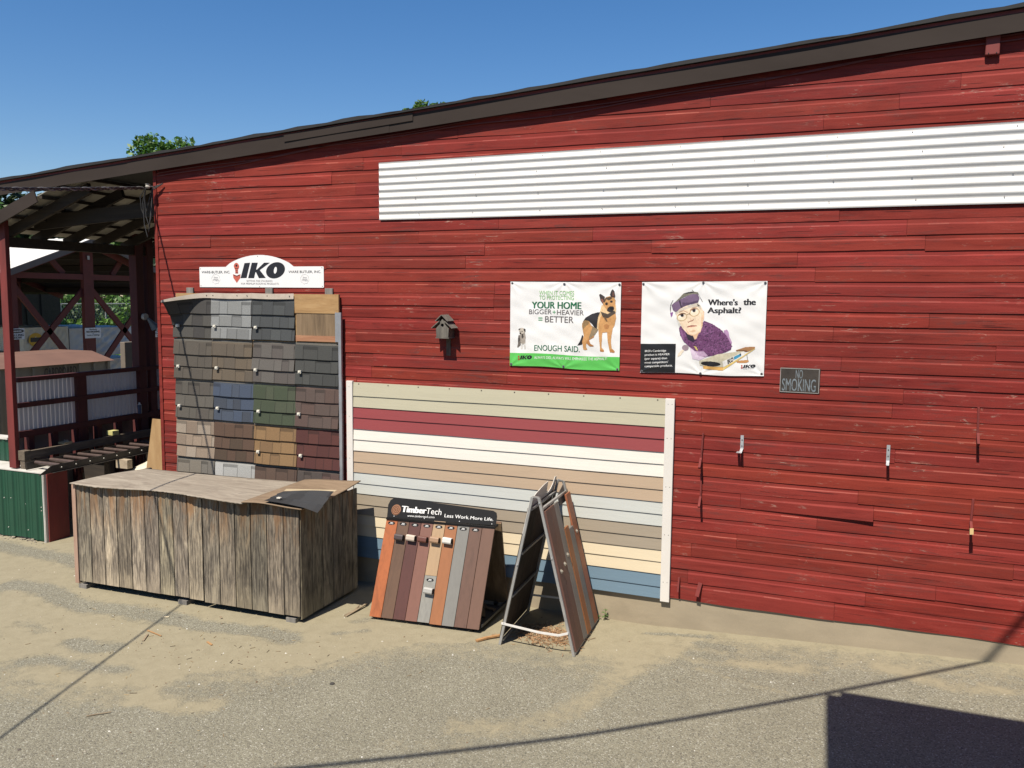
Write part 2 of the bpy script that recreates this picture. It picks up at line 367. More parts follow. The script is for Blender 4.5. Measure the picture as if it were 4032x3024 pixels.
while True:
    z0 = Z0+k*PITCHW
    if z0 > roof_z(XR)+0.05: break
    xl = -8.33
    zt = z0+PITCHW
    # boards stop where they would stick out above the roof line
    while roof_z(xl)+0.13 < zt and xl < XR: xl += 0.1
    cuts = [xl]; x = xl+wr.uniform(0.8, 3.4)
    if k in FIX: cuts += [c for c in FIX[k] if c > xl]
    else:
        while x < XR-0.5: cuts.append(x); x += wr.choice([1.7, 2.3, 2.9, 3.4, 4.1])*wr.uniform(0.85, 1.1)
    cuts.append(XR)
    for a, b in zip(cuts[:-1], cuts[1:]):
        if b-a < 0.05: continue
        tone = wr.uniform(0.87, 1.11); col = (tone, tone*wr.uniform(0.92, 1.1), tone*wr.uniform(0.9, 1.1))
        da = wr.uniform(-0.003, 0.003); db = wr.uniform(-0.003, 0.003); out = wr.uniform(0, 0.005); drop = 0.0
        openb = wr.random() < 0.45; gap = wr.choice([0, 0.001, 0.002, 0.004]); ph = wr.uniform(0, 6)
        n = max(2, int((b-a)/0.16)); rows = []
        for i in range(n+1):
            t = i/n; x = a+0.0012+(b-a-0.0024)*t
            wz = da*(1-t)+db*t+0.0013*math.sin(x*5.1+ph)+wr.uniform(-0.0006, 0.0006)
            wy = 0.0012*math.sin(x*3.3+ph*2)+out
            bt = 0.007*(max(0, math.sin(x*2.2+ph))**2) if openb else 0.0
            lo = z0+0.0035+wz+bt+gap; oy = 0.0
            if k == 7 and abs(b-0.238) < 0.01: lo -= 0.0; wz -= 0.0; lo += 0.0; bt = 0; oy = 0.030*t*t; lo = z0+0.002-0.004*t
            if k == 0: lo = 0.332+0.004*math.sin(x*1.9)+0.003*math.sin(x*7.3)+(0.006 if (x > 0.2) else 0)
            y = -0.0195-wy
            rows.append([(x, -0.002, lo), (x, y-oy, lo), (x, y-oy*0.6, z0+0.094+wz), (x, y+0.001-oy*0.4, z0+0.098+wz), (x, y+0.0045, z0+0.106+wz), (x, -0.0142-out*0.7, z0+0.112+wz), (x, -0.0136-out*0.6, zt+0.014)])
        o = len(mb.v); chip = []; on = False
        for i in range(n): on = wr.random() < (0.3 if on else 0.08); chip.append(on)
        for r_ in rows: mb.v += r_
        q = 7
        for i in range(n):
            for j in range(q-1):
                A = o+i*q+j; mb.f.append((A, A+q, A+q+1, A+1)); mb.mi.append(0)
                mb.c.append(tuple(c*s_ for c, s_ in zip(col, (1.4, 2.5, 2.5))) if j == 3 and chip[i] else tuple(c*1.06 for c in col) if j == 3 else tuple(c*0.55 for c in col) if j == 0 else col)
        for e in (0, n):
            mb.f.append(tuple(o+e*q+j for j in range(q))); mb.mi.append(0); mb.c.append(tuple(c*0.8 for c in col))
    k += 1
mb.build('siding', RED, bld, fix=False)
# sheathing behind the boards, and the rest of the shell
zl, zr = roof_z(-8.37)+0.12, roof_z(XR)+0.12
MB().prism([(-8.36, -0.15), (XR, 0.18), (XR, zr), (-8.36, zl)], (0, 0, 0), (1, 0, 0), (0, 0, 1), -0.2, 0.0).build('wall', REDW, bld)
mb = MB(); mb.box(-8.385, -8.335, -0.028, 0.10, 0.0, zl-0.02, 0, (1, 1, 1)); mb.box(-8.40, -8.3855, 0.0, 0.14, -0.1, zl-0.02, 0, (1, 1, 1)); mb.build('corner_board', RED, bld, bevel=0.003)
MB().box(-8.36, -8.20, 0.2005, 6.0, -0.1, zl).build('end_wall', REDW, bld)
conc = mat('stained_concrete', (0.34, 0.285, 0.20), 0.92, var=0.16, sc=2.2, st=(0.5, 1, 1.6), bmp=0.004, dirt=(0.20, 0.165, 0.115), fine=0.25)
mb = MB()
def fz(u, v):
    x = -8.3+u*(XR+8.3); zb = ground_z(x)-0.12; zt = 0.343
    return (x, -0.005-0.005*math.sin(x*0.8)**2-0.002*math.sin(x*4.1+v*3), zb+(zt-zb)*v)
mb.grid(240, 6, fz); mb.build('foundation', conc, bld, smooth=True, fix=False)
# roof: sheet, red board under it, brown metal fascia, black drip edge
blackm = mat('black_roof_edge', (0.012, 0.012, 0.013), 0.8, var=0.3, sc=9, bmp=0.002)
m, nt, p = nodes('brown_metal_fascia')
mp = coords(nt, (0.3, 1, 1)); n = noise(nt, mp, 2.2, 5, 0.6, 0.4)
nt.links.new(ramp(nt, n.outputs[0], [(0.3, (0.037, 0.0285, 0.0245)), (0.7, (0.051, 0.040, 0.0345))]).outputs[0], p.inputs['Base Color'])
p.inputs['Roughness'].default_value = 0.75; p.inputs['Specular IOR Level'].default_value = 0.1; n_ = noise(nt, coords(nt, (0.35, 1, 1)), 1.6, 2, 0.5); bump(nt, p, n_.outputs[0], 0.02, 0.35); FASC = m
def wavy(x0, x1, y, zlo, zhi, th, nseg, amp, seed, name, mt, tilt=0.0, parent=bld, edge=0.0):
    rg = random.Random(seed); mb = MB(); pts = []
    for i in range(nseg+1):
        x = x0+(x1-x0)*i/nseg; b = roof_z(x)
        w1 = amp*(math.sin(x*1.7+seed)+0.6*math.sin(x*4.3+seed*2)); w2 = rg.uniform(-edge, edge)
        pts.append([(x, y+w1*0.5, b+zlo+w1*0.3), (x, y+w1*0.5-tilt, b+zhi+w1+w2), (x, y+th, b+zhi+w1+w2), (x, y+th, b+zlo+w1*0.3)])
    o = len(mb.v)
    for q in pts: mb.v += q
    for i in range(nseg):
        for j in range(4):
            A = o+i*4+j; B = o+i*4+(j+1) % 4; mb.f.append((A, B, B+4, A+4)); mb.mi.append(0); mb.c.append(None)
    mb.f += [(o, o+1, o+2, o+3), tuple(o+nseg*4+j for j in (3, 2, 1, 0))]; mb.mi += [0, 0]; mb.c += [None, None]
    return mb.build(name, mt, parent)
XL = -11.15
for (a, b, sd) in [(XL, -8.68, 1), (-8.72, -4.90, 5), (-4.93, 1.97, 9), (1.93, XR+0.1, 3)]:
    wavy(a, b, -0.104-(0.004 if sd in (5, 3) else 0), 0.0, 0.157, 0.004, int((b-a)/0.12), 0.004, sd, 'fascia', FASC)
wavy(-6.30, -4.6, -0.116, 0.085, 0.168, 0.003, 20, 0.003, 4, 'fascia_patch', FASC)
wavy(XL, XR+0.1, -0.095, 0.02, 0.186, 0.03, 120, 0.002, 2, 'rake_board', REDW)
wavy(XL-0.05, XR+0.15, -0.135, 0.188, 0.206, 0.14, 150, 0.004, 6, 'drip_edge', blackm, edge=0.004)
wavy(XL-0.05, XR+0.15, -0.125, 0.2075, 0.222, 0.13, 90, 0.006, 12, 'roofing_felt', blackm, edge=0.008)
mb = MB(); mb.prism([(-9.75, roof_z(-9.75)+0.12), (XR, roof_z(XR)+0.12), (XR, roof_z(XR)+0.187), (-9.75, roof_z(-9.75)+0.187)], (0, 0, 0), (1, 0, 0), (0, 0, 1), -6.2, 0.06)
mb.prism([(XL, roof_z(XL)+0.12), (-9.751, roof_z(-9.751)+0.12), (-9.751, roof_z(-9.751)+0.187), (XL, roof_z(XL)+0.187)], (0, 0, 0), (1, 0, 0), (0, 0, 1), -0.5, 0.06)
mb.build('roof', blackm, bld)
mb = MB()                                                  # painted cable stapled along the wall under the eave
for off, ph in ((0.0, 0.0), (0.028, 1.3)):
    mb.tube([(x, -0.035, roof_z(x)-0.02-off+0.022*math.sin(x*1.15+ph)+0.012*math.sin(x*3.1+ph)) for x in np.arange(-8.3, 6.5, 0.15)], 0.007, 6)
mb.build('wall_cable', mat('painted_cable', (0.13, 0.02, 0.018), 0.6), bld)

# ---- open bay at the left end
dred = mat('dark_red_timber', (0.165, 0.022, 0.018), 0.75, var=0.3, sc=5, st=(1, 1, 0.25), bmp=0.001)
dred2 = mat('shaded_red_timber', (0.080, 0.013, 0.012), 0.8, var=0.3, sc=5, st=(1, 1, 0.25), bmp=0.001)  # darker copy of the red timber: the bay's shade is put into its colour
oldw = wood('old_rafter_wood', [(0.014, 0.010, 0.007), (0.028, 0.02, 0.014), (0.06, 0.042, 0.026)], 'X', 6)
mb = MB(); mb.box(-11.24, -11.105, -0.02, 0.05, 0.9, 4.42); mb.build('post', dred, bld, bevel=0.006)
mb = MB(); mb.box(-10.534, -10.515, -0.005, 0.33, -0.13, 0.86); mb.build('wall_return', dred, bld)
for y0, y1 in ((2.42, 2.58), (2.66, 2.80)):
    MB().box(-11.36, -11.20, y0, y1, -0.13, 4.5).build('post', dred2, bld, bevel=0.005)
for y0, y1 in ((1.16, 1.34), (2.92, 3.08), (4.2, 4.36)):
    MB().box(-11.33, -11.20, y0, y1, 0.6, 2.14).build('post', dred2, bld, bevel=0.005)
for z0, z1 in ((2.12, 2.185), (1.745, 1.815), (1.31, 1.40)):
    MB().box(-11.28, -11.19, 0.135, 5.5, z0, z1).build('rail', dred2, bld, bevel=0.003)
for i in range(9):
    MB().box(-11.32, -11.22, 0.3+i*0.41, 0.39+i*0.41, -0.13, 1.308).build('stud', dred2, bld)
grayp = mat('grey_sheathing', (0.16, 0.15, 0.145), 0.8, var=0.25, sc=3)
MB().box(-11.37, -11.34, 0.14, 5.5, -0.13, 1.30).build('sheathing', grayp, bld)
# translucent corrugated sheets
m, nt, p = nodes('translucent_sheet')
mp = coords(nt, (1, 1.6, 0.12)); n = noise(nt, mp, 4, 5, 0.6)
nt.links.new(ramp(nt, n.outputs[0], [(0.3, (0.36, 0.33, 0.34)), (0.55, (0.50, 0.47, 0.465)), (0.7, (0.30, 0.255, 0.37))]).outputs[0], p.inputs['Base Color'])
p.inputs['Roughness'].default_value = 0.5
tr = N(nt, 'ShaderNodeBsdfTranslucent'); tr.inputs[0].default_value = (0.60, 0.57, 0.57, 1)
ms = N(nt, 'ShaderNodeMixShader'); ms.inputs[0].default_value = 0.42
nt.links.new(p.outputs[0], ms.inputs[1]); nt.links.new(tr.outputs[0], ms.inputs[2]); nt.links.new(ms.outputs[0], nt.nodes['Material Output'].inputs[0]); TRANS = m
for y0, y1 in ((0.14, 1.155), (1.345, 2.415), (2.585, 2.655), (2.81, 5.4)):
    nn = int((y1-y0)/0.0095); mb = MB()
    def cs(u, v, y0=y0, y1=y1):
        y = y0+(y1-y0)*u; return (-11.27+0.011*math.sin(y*2*math.pi/0.076), y, 1.40+0.72*v)
    mb.grid(nn, 6, cs); mb.build('translucent_panel', TRANS, bld, smooth=True, fix=False)
# lean-to roof over the bay, seen from below
def lean(x): return 4.32+0.36*(x+11.35)
for i in range(10):
    y = 0.16+0.56*i
    mb = MB(); mb.bar((-11.5, y+0.03, lean(-11.5)-0.085), (-9.7, y+0.03, lean(-9.7)-0.085), 0.055, 0.14); mb.build('rafter', oldw, bld)
for i in range(6):
    x = -11.32+0.33*i; MB().box(x, x+0.05, -0.08, 6.0, lean(x)-0.008, lean(x)+0.03).build('purlin', oldw, bld)
pan = mat('faded_roof_sheet', (0.52, 0.50, 0.44), 0.8, var=0.2, sc=4)
_m, _nt, _p = nodes('roof_light_sheet'); _n = noise(_nt, coords(_nt, (1, 1, 1)), 4, 5, 0.6)
_nt.links.new(ramp(_nt, _n.outputs[0], [(0.3, (0.40, 0.38, 0.33)), (0.7, (0.58, 0.56, 0.5))]).outputs[0], _p.inputs['Base Color'])
_t = N(_nt, 'ShaderNodeBsdfTranslucent'); _t.inputs[0].default_value = (0.42, 0.39, 0.32, 1); _s = N(_nt, 'ShaderNodeMixShader'); _s.inputs[0].default_value = 0.35; _nt.links.new(_p.outputs[0], _s.inputs[1]); _nt.links.new(_t.outputs[0], _s.inputs[2]); _nt.links.new(_s.outputs[0], _nt.nodes['Material Output'].inputs[0])
mb = MB(); mb.obox((-11.55, -0.08, lean(-11.55)+0.034), (1.85, 0, 1.85*0.36), (0, 6.1, 0), (0, 0, 0.012)); mb.build('lean_to_roof', _m, bld)
MB().box(-11.34, -11.22, 0.131, 6.0, 4.06, 4.20).build('eave_beam', oldw, bld)
mb = MB(); mb.bar((-11.6, -0.115, lean(-11.6)+0.02), (-10.35, -0.115, lean(-10.35)+0.03), 0.02, 0.17, (0, 0, 1)); mb.build('lean_to_fascia', FASC, bld)
mb = MB(); mb.bar((-11.2, 0.55, 4.42), (-8.39, 0.55, 4.60), 0.05, 0.20); mb.build('header_beam', oldw, bld)
# green ribbed metal kick wall with white cap
green = mat('green_ribbed_metal', (0.009, 0.064, 0.035), 0.45, var=0.12, sc=3, fine=0.05)
capm = mat('white_cap_flashing', (0.62, 0.60, 0.55), 0.5, var=0.1, sc=5, dirt=(0.4, 0.36, 0.3))
def ribbed(name, x0, x1, y, z0, z1, parent, mt=green, pitch=0.23, dep=0.018):
    mb = MB(); prof = []; x = x0
    while x < x1:
        for dx, dy in ((0, 0), (0.020, -dep), (0.05, -dep), (0.07, 0), (0.110, 0), (0.113, -0.004), (0.120, -0.004), (0.123, 0), (0.163, 0), (0.166, -0.004), (0.173, -0.004), (0.176, 0)):
            if x+dx < x1: prof.append((x+dx, y+dy))
        x += pitch
    prof.append((x1, y)); vs = []; fs = []
    for a, b in prof: vs += [(a, b, z0+0.01*math.sin(a*9)), (a, b, z1)]
    for i in range(len(prof)-1): fs.append((2*i, 2*i+2, 2*i+3, 2*i+1))
    mb.add(vs, fs)
    return mb.build(name, mt, parent, fix=False)
gw = thing('green_kick_wall', 'low green ribbed metal wall with white cap at the bottom left', 'low wall', (-11.5, 0, -0.1))
ribbed('metal_sheet', -12.6, -10.56, -0.03, -0.10, 0.86, gw)
MB().box(-12.6, -10.545, -0.04, 0.34, 0.862, 0.886).build('cap', capm, gw, bevel=0.004)
mb = MB(); mb.tube([(-10.551, -0.045, 0.86), (-10.549, -0.048, 0.5), (-10.552, -0.043, 0.2), (-10.551, -0.046, -0.13)], 0.013, 6); mb.box(-10.553, -10.535, -0.046, 0.1, -0.13, 0.86); mb.build('corner_trim', capm, gw)
MB().box(-12.6, -10.56, -0.012, 0.33, -0.12, 0.86).build('core', grayp, gw)
mb = MB()
for x, z in [(-11.36, 0.45), (-11.22, 0.46), (-10.93, 0.40), (-10.62, 0.38), (-10.62, 0.33), (-10.9, 0.02), (-11.3, 0.02)]: mb.tube([(x, -0.03, z), (x, -0.038, z)], 0.007, 6)
mb.each('screw', capm, gw)
gw2 = thing('green_side_wall', 'upper green metal panel with white cap beside the leftmost red post', 'low wall', (-12.1, 0.3, 0.88))
ribbed('metal_sheet', -13.0, -11.72, 0.35, 0.888, 1.22, gw2); MB().box(-13.0, -11.70, 0.32, 0.5, 1.222, 1.25).build('cap', capm, gw2)
MB().box(-13.0, -11.72, 0.36, 0.45, 0.888, 1.22).build('core', grayp, gw2)
# rubble at the foot of the kick wall
mb = MB(); rg = random.Random(5)
for i in range(46):
    x = rg.uniform(-12.3, -10.5); y = -0.05-abs(rg.gauss(0, 0.05)); r_ = rg.uniform(0.008, 0.032); z = ground_z(x)
    vs = [(x+r_*math.cos(a)*rg.uniform(0.7, 1.2), y+r_*math.sin(a)*rg.uniform(0.7, 1.2), z+h) for h, n in ((0, 5), (r_*0.8, 5)) for a in [2*math.pi*q/n for q in range(n)]]
    mb.add(vs, [(0, 1, 2, 3, 4)[::-1], (5, 6, 7, 8, 9)]+[(q, (q+1) % 5, (q+1) % 5+5, q+5) for q in range(5)])
tag(mb.build('concrete_rubble', mat('pale_rubble', (0.33, 0.29, 0.22), 0.95, var=0.2, sc=20)), 'broken pale concrete rubble along the foot of the green wall', 'rubble', kind='stuff')
# ------------------------------------------------------------------ corrugated white strip
UX, UZ = (1, 0, 0), (0, 0, 1)
whitem = mat('white_enamel', (0.80, 0.79, 0.76), 0.5, var=0.04, sc=2, dirt=(0.66, 0.63, 0.57))
cs_ = thing('corrugated_sheet', 'long white corrugated metal strip screwed across the upper red wall', 'metal sheet', (0, -0.03, 4.2))
zc0, zc1 = 4.262, 4.92
mb = MB()
def corr(u, v):
    x = -5.075+(XR-0.3+5.075)*u; z0 = 4.268-0.0022*(x+5); z1 = 4.908+0.006*(x+5)
    z = z0+(z1-z0)*v; nrib = 7.9
    return (x+0.006*math.sin(v*50) if u == 0 else x, -0.035-0.0076*math.sin(v*2*math.pi*nrib+0.5)-0.002*math.sin(x*1.7), z)
mb.grid(100, 128, corr); mb.build('sheet', whitem, cs_, smooth=True, fix=False)
mb = MB()
for i in range(16):
    for v in (0.09, 0.38, 0.70, 0.95):
        x = -4.6+i*0.72+0.05*math.sin(i*3+v*9); z = 4.268-0.0022*(x+5)+(0.64+0.0082*(x+5))*v
        mb.tube([(x, -0.036, z), (x, -0.044, z)], 0.006, 6)
mb.each('screw', mat('grey_screw', (0.35, 0.34, 0.34), 0.5), cs_)

# ------------------------------------------------------------------ clapboard colour display
sd = thing('siding_display', 'rectangular display of lap siding planks in striped colours with white end trims', 'siding display', (-3.6, -0.02, 0.3))
sid = lambda n, c: wood(n, [tuple(x*0.93 for x in c), c, tuple(min(1, x*1.05) for x in c)], 'X', 12, 14, 0.6, 0.0008)
V = lambda r, g, b, k=0.74: lin(r, g, b, k)
cols = [('sage', V(209, 203, 176)), ('barn_red', V(168, 74, 76, 0.70)), ('cream_white', V(245, 239, 228, 0.84)), ('sand_tan', V(205, 180, 152)), ('pale_mist', V(215, 218, 212, 0.78)), ('taupe', V(178, 165, 145)), ('butter', V(240, 224, 192, 0.80)), ('steel_blue', V(124, 152, 172, 0.72))]
zb_ = [2.402, 2.241, 2.110, 1.986, 1.851, 1.725, 1.593, 1.459, 1.332, 1.204, 1.081, 0.954, 0.828, 0.703, 0.573, 0.439, 0.315]
names = ['sage beige', 'dark red', 'cream white', 'sandy tan', 'pale grey green', 'taupe', 'pale yellow', 'slate blue']
for i in range(16):
    zt, z0 = zb_[i], zb_[i+1]; c = cols[i//2]; mm = sid(c[0]+'_plank', c[1])
    zt2 = zt+(0.0 if i == 0 else 0.02); mb = MB(); n = 12; rg = random.Random(i)
    vs = []
    for q in range(n+1):
        x = -5.434+(5.434-1.751)*q/n; e = 0.001*math.sin(q*1.3+i); yo = -0.049+e
        vs += [(x, -0.022, z0+0.003+e*0.5), (x, yo, z0+0.003+e*0.5), (x, -0.037+e*0.3, zt2), (x, -0.022, zt2)]
    fs = []
    for q in range(n):
        for j in range(4): fs.append((q*4+j, q*4+(j+1) % 4, q*4+4+(j+1) % 4, q*4+4+j))
    fs += [(0, 3, 2, 1), (n*4, n*4+1, n*4+2, n*4+3)]
    mb.add(vs, fs); o = mb.build('siding_plank', mm, sd); lab(o, names[i//2]+' siding plank')
tm = mat('white_trim_board', lin(245, 240, 232, 0.80), 0.55, var=0.03, sc=3)
MB().box(-5.52, -5.437, -0.060, -0.023, 0.32, 2.418).build('end_trim', tm, sd, bevel=0.003)
MB().box(-1.749, -1.655, -0.060, -0.023, 0.292, 2.405).build('end_trim', tm, sd, bevel=0.003)
MB().box(-5.50, -1.67, -0.0225, -0.0215, 0.31, 2.40).build('backing', mat('dark_backing', (0.04, 0.03, 0.03), 0.9), sd)
mb = MB()
for i in range(10): mb.tube([(-5.36+i*0.392, -0.037, 2.385), (-5.36+i*0.392, -0.041, 2.385)], 0.0075, 6)
for x in (-5.48, -1.72, -1.68):
    for z in (0.5, 1.0, 1.5, 2.0, 2.35): mb.tube([(x, -0.0595, z), (x, -0.0615, z)], 0.004, 6)
mb.each('nail', mat('dark_nail', (0.12, 0.10, 0.09), 0.5, metal=0.5), sd)

# ------------------------------------------------------------------ shingle sample board
sh = thing('shingle_board', 'tall display board covered with roofing shingle samples in many colours on the red wall', 'shingle display', (-6.8, -0.02, 1.1))
ply = wood('golden_plywood', [(0.22, 0.12, 0.045), (0.40, 0.24, 0.10), (0.52, 0.35, 0.17)], 'X', 4, 6)
plyg = wood('faded_plywood', [(0.10, 0.065, 0.035), (0.20, 0.135, 0.075), (0.30, 0.21, 0.125)], 'Z', 5, 12)
greyw = wood('grey_weathered_wood', [(0.10, 0.092, 0.082), (0.19, 0.178, 0.16), (0.30, 0.28, 0.25)], 'Z', 7, 10)
MB().box(-8.035, -5.60, -0.062, -0.046, 0.25, 3.425).build('backing_board', ply, sh)
for x in (-7.88, -6.665, -5.81): MB().box(x, x+0.107, -0.045, -0.021, 0.2, 3.495).build('batten', greyw, sh, bevel=0.004)
MB().box(-6.216, -5.60, -0.078, -0.063, 3.20, 3.422).build('plywood_patch', ply, sh)
MB().box(-6.196, -5.64, -0.072, -0.063, 2.862, 3.199).build('plywood_patch', plyg, sh)
MB().box(-6.20, -5.60, -0.084, -0.063, 2.868, 2.935).build('ledger_strip', wood('orange_wood', [(0.22, 0.09, 0.04), (0.36, 0.17, 0.09), (0.45, 0.25, 0.14)], 'X', 6, 8), sh)
mb = MB(); mb.box(-5.598, -5.560, -0.095, -0.063, 0.25, 3.215); mb.box(-5.64, -5.5985, -0.0950, -0.092, 2.87, 3.214); mb.build('metal_edge', mat('aluminium_edge', (0.42, 0.43, 0.45), 0.45, metal=0.55, var=0.15), sh)
paperm = mat('curling_header_paper', (0.46, 0.40, 0.33), 0.85, var=0.12, sc=7, dirt=(0.25, 0.20, 0.15))
GR = colmat('shingle_granules', 0.95, 0.34, 330, 0.002)
Wk = lambda r, g, b: lin(r, g, b, 0.70)
xcol = [-8.07, -7.458, -6.838, -6.212, -5.598]
ztop = [3.372, 2.852, 2.345, 1.842, 1.335]
samples = [  # row, col, shades, label
 (0, 0, [(74, 72, 70), (92, 90, 84), (62, 60, 60)], 'curled charcoal grey shingle sample'), (0, 1, [(165, 168, 168), (150, 152, 150), (120, 122, 122)], 'pale silver grey shingle sample'),
 (0, 2, [(78, 82, 84), (70, 73, 75), (88, 92, 92)], 'blackish grey shingle sample'),
 (1, 0, [(99, 92, 82), (88, 82, 74), (94, 88, 80)], 'weathered brown grey shingle sample'), (1, 1, [(112, 100, 84), (98, 90, 80), (120, 106, 88)], 'driftwood brown shingle sample'),
 (1, 2, [(98, 92, 88), (116, 114, 108), (90, 80, 78)], 'mottled grey shingle sample'), (1, 3, [(74, 76, 74), (84, 85, 82), (66, 68, 67)], 'dark slate shingle sample'),
 (2, 0, [(98, 94, 86), (86, 80, 74), (108, 104, 96)], 'earthy grey shingle sample'), (2, 1, [(78, 89, 106), (64, 69, 78), (74, 89, 114)], 'blue shingle sample'),
 (2, 2, [(76, 88, 66), (66, 78, 58), (84, 90, 72)], 'green shingle sample'), (2, 3, [(104, 82, 74), (92, 72, 66), (98, 86, 80)], 'brown red shingle sample'),
 (3, 0, [(164, 144, 124), (136, 118, 102), (184, 172, 156)], 'beige shingle sample'), (3, 1, [(100, 76, 62), (76, 64, 50), (108, 82, 66)], 'chestnut brown shingle sample'),
 (3, 2, [(152, 120, 82), (132, 104, 74), (160, 128, 88)], 'golden tan shingle sample'), (3, 3, [(98, 54, 48), (84, 44, 42), (106, 62, 54)], 'dark red shingle sample'),
 (4, 0, [(126, 122, 114), (150, 140, 124), (112, 108, 102)], 'speckled grey shingle sample'), (4, 1, [(196, 196, 190), (186, 186, 182), (204, 204, 200)], 'whitish shingle sample'),
 (4, 2, [(100, 80, 68), (92, 72, 62), (112, 90, 76)], 'plain brown shingle sample'), (4, 3, [(92, 84, 78), (112, 82, 74), (80, 76, 72)], 'brown black mixed shingle sample')]
clip = mat('white_clip', (0.75, 0.72, 0.62), 0.5)
for (r_, c_, shades, lb) in samples:
    mean_ = [sum(s[k] for s in shades)/3 for k in range(3)]; shades = [tuple(s[k]*0.5+mean_[k]*0.5 for k in range(3)) for s in shades]
    rg = random.Random(r_*10+c_+3); x0, x1 = xcol[c_], xcol[c_+1]; zt = ztop[r_]; H = 0.512
    nu, nv = 54, 54; Wd = x1-x0
    head = 3 if r_ else 1
    course = [(0, 22), (22, 38), (38, 54)]
    hgt = np.zeros((nv+1, nu+1)); colr = np.zeros((nv, nu, 3)); offx = [rg.uniform(-0.010, 0.004), rg.uniform(-0.012, 0.004), rg.uniform(-0.012, 0.006)]
    lift = [rg.uniform(0.004, 0.013) for _ in range(3)]
    for ci, (a, b) in enumerate(course):
        base = np.array(Wk(*shades[0])); dk = np.array(Wk(*[s*0.80 for s in shades[2]]))
        for j in range(a, b+1):
            t = (j-a)/(b-a); hgt[j, :] = 0.004+(0.006+lift[ci])*t if j < b or ci == 2 else 0.004
        hgt[b, :] = 0.004 if ci < 2 else hgt[b, :]
        hgt[b-0, :] = 0.004
        colr[a:b, :] = base*rg.uniform(0.9, 1.08)
        x = rg.randint(-6, 2); up = rg.random() < 0.5
        while x < nu:
            wd = rg.randint(9, 19); xa, xb = max(0, x), min(nu, x+wd)
            if xb > xa:
                sc_ = np.array(Wk(*shades[rg.randint(0, 2)]))*rg.uniform(0.95, 1.05)
                s0 = a+(5 if ci == 0 else 2)
                colr[s0:b, xa:xb] = sc_
                if up:
                    for j in range(s0, b): hgt[j, xa:xb+1] += 0.0016
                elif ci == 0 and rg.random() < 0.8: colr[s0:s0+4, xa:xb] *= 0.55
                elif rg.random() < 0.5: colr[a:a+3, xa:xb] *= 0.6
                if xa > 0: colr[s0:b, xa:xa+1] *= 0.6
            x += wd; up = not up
    colr[21, :] *= 0.5; colr[37, :] *= 0.5  # steps between courses darkened: their shadow line is put into the colour
    colr[0:head, :] = np.array(Wk(118, 114, 106))
    bow = rg.uniform(0.0, 0.012); tilt = rg.uniform(0.004, 0.016)
    def pos(u, v, x0=x0, Wd=Wd, zt=zt, H=H, hgt=hgt, bow=bow, tilt=tilt, r_=r_, c_=c_, nu=nu, nv=nv, offx=offx):
        i, j = round(u*nu), round(v*nv); ci = 0 if j <= 21 else 1 if j <= 37 else 2
        out = hgt[j, i]+tilt*v+bow*(2*u-1)**2*v
        x = x0+Wd*u*0.994+offx[ci]; z = zt-H*v+0.003*math.sin(u*5+r_)
        if (r_, c_) == (0, 0):
            d = max(0.0, 0.62-(u*0.72+v*0.80)); cu = d**1.5
            out += 0.53*cu; x += 0.15*cu; z -= 0.125*cu
        return (x, -0.066-out, z)
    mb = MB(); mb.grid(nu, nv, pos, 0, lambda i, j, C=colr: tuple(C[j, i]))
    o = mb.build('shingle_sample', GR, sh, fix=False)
    sol = o.modifiers.new('thick', 'SOLIDIFY'); sol.thickness = 0.004; sol.offset = 1
    lab(o, lb)
    if r_ < 4 and (r_, c_) not in ((3, 0), (3, 1)):
        q = pos(0.07+0.05*rg.random(), 37/54); mb = MB()
        mb.box(q[0], q[0]+0.038, q[1]-0.022, q[1]+0.002, q[2]-0.024, q[2]+0.012); mb.box(q[0]+0.004, q[0]+0.028, q[1]-0.03, q[1]-0.0225, q[2]-0.012, q[2]+0.004)
        mb.build('hinge_clip', clip, o)
for (xa, xb) in ((-7.458, -6.845), (-6.84, -6.222)):
    mb = MB(); mb.grid(20, 4, lambda u, v, xa=xa, xb=xb: (xa+(xb-xa)*u, -0.084-0.006*v-0.004*math.sin(u*4), 3.432-0.006*math.sin(u*3)-0.066*v)); mb.build('header_strip', paperm, sh, fix=False)
mb = MB()
def hd(u, v):
    x = -8.07+0.612*u; d = max(0.0, 0.62-u*0.72); cu = d**1.5
    return (x+0.15*cu-0.01*(1-u), -0.084-0.53*cu-0.004*v, 3.368-0.125*cu+(0.062-0.035*(1-u)**2)*(1-v))
mb.grid(24, 4, hd); mb.build('header_strip', paperm, sh, fix=False)
mb = MB()
for x in (-7.42, -7.05, -6.9, -6.6, -6.28, -7.52): mb.tube([(x, -0.088, 3.40), (x, -0.094, 3.40)], 0.006, 6)
mb.each('nail', mat('dark_nail', (0.12, 0.10, 0.09)), sh)

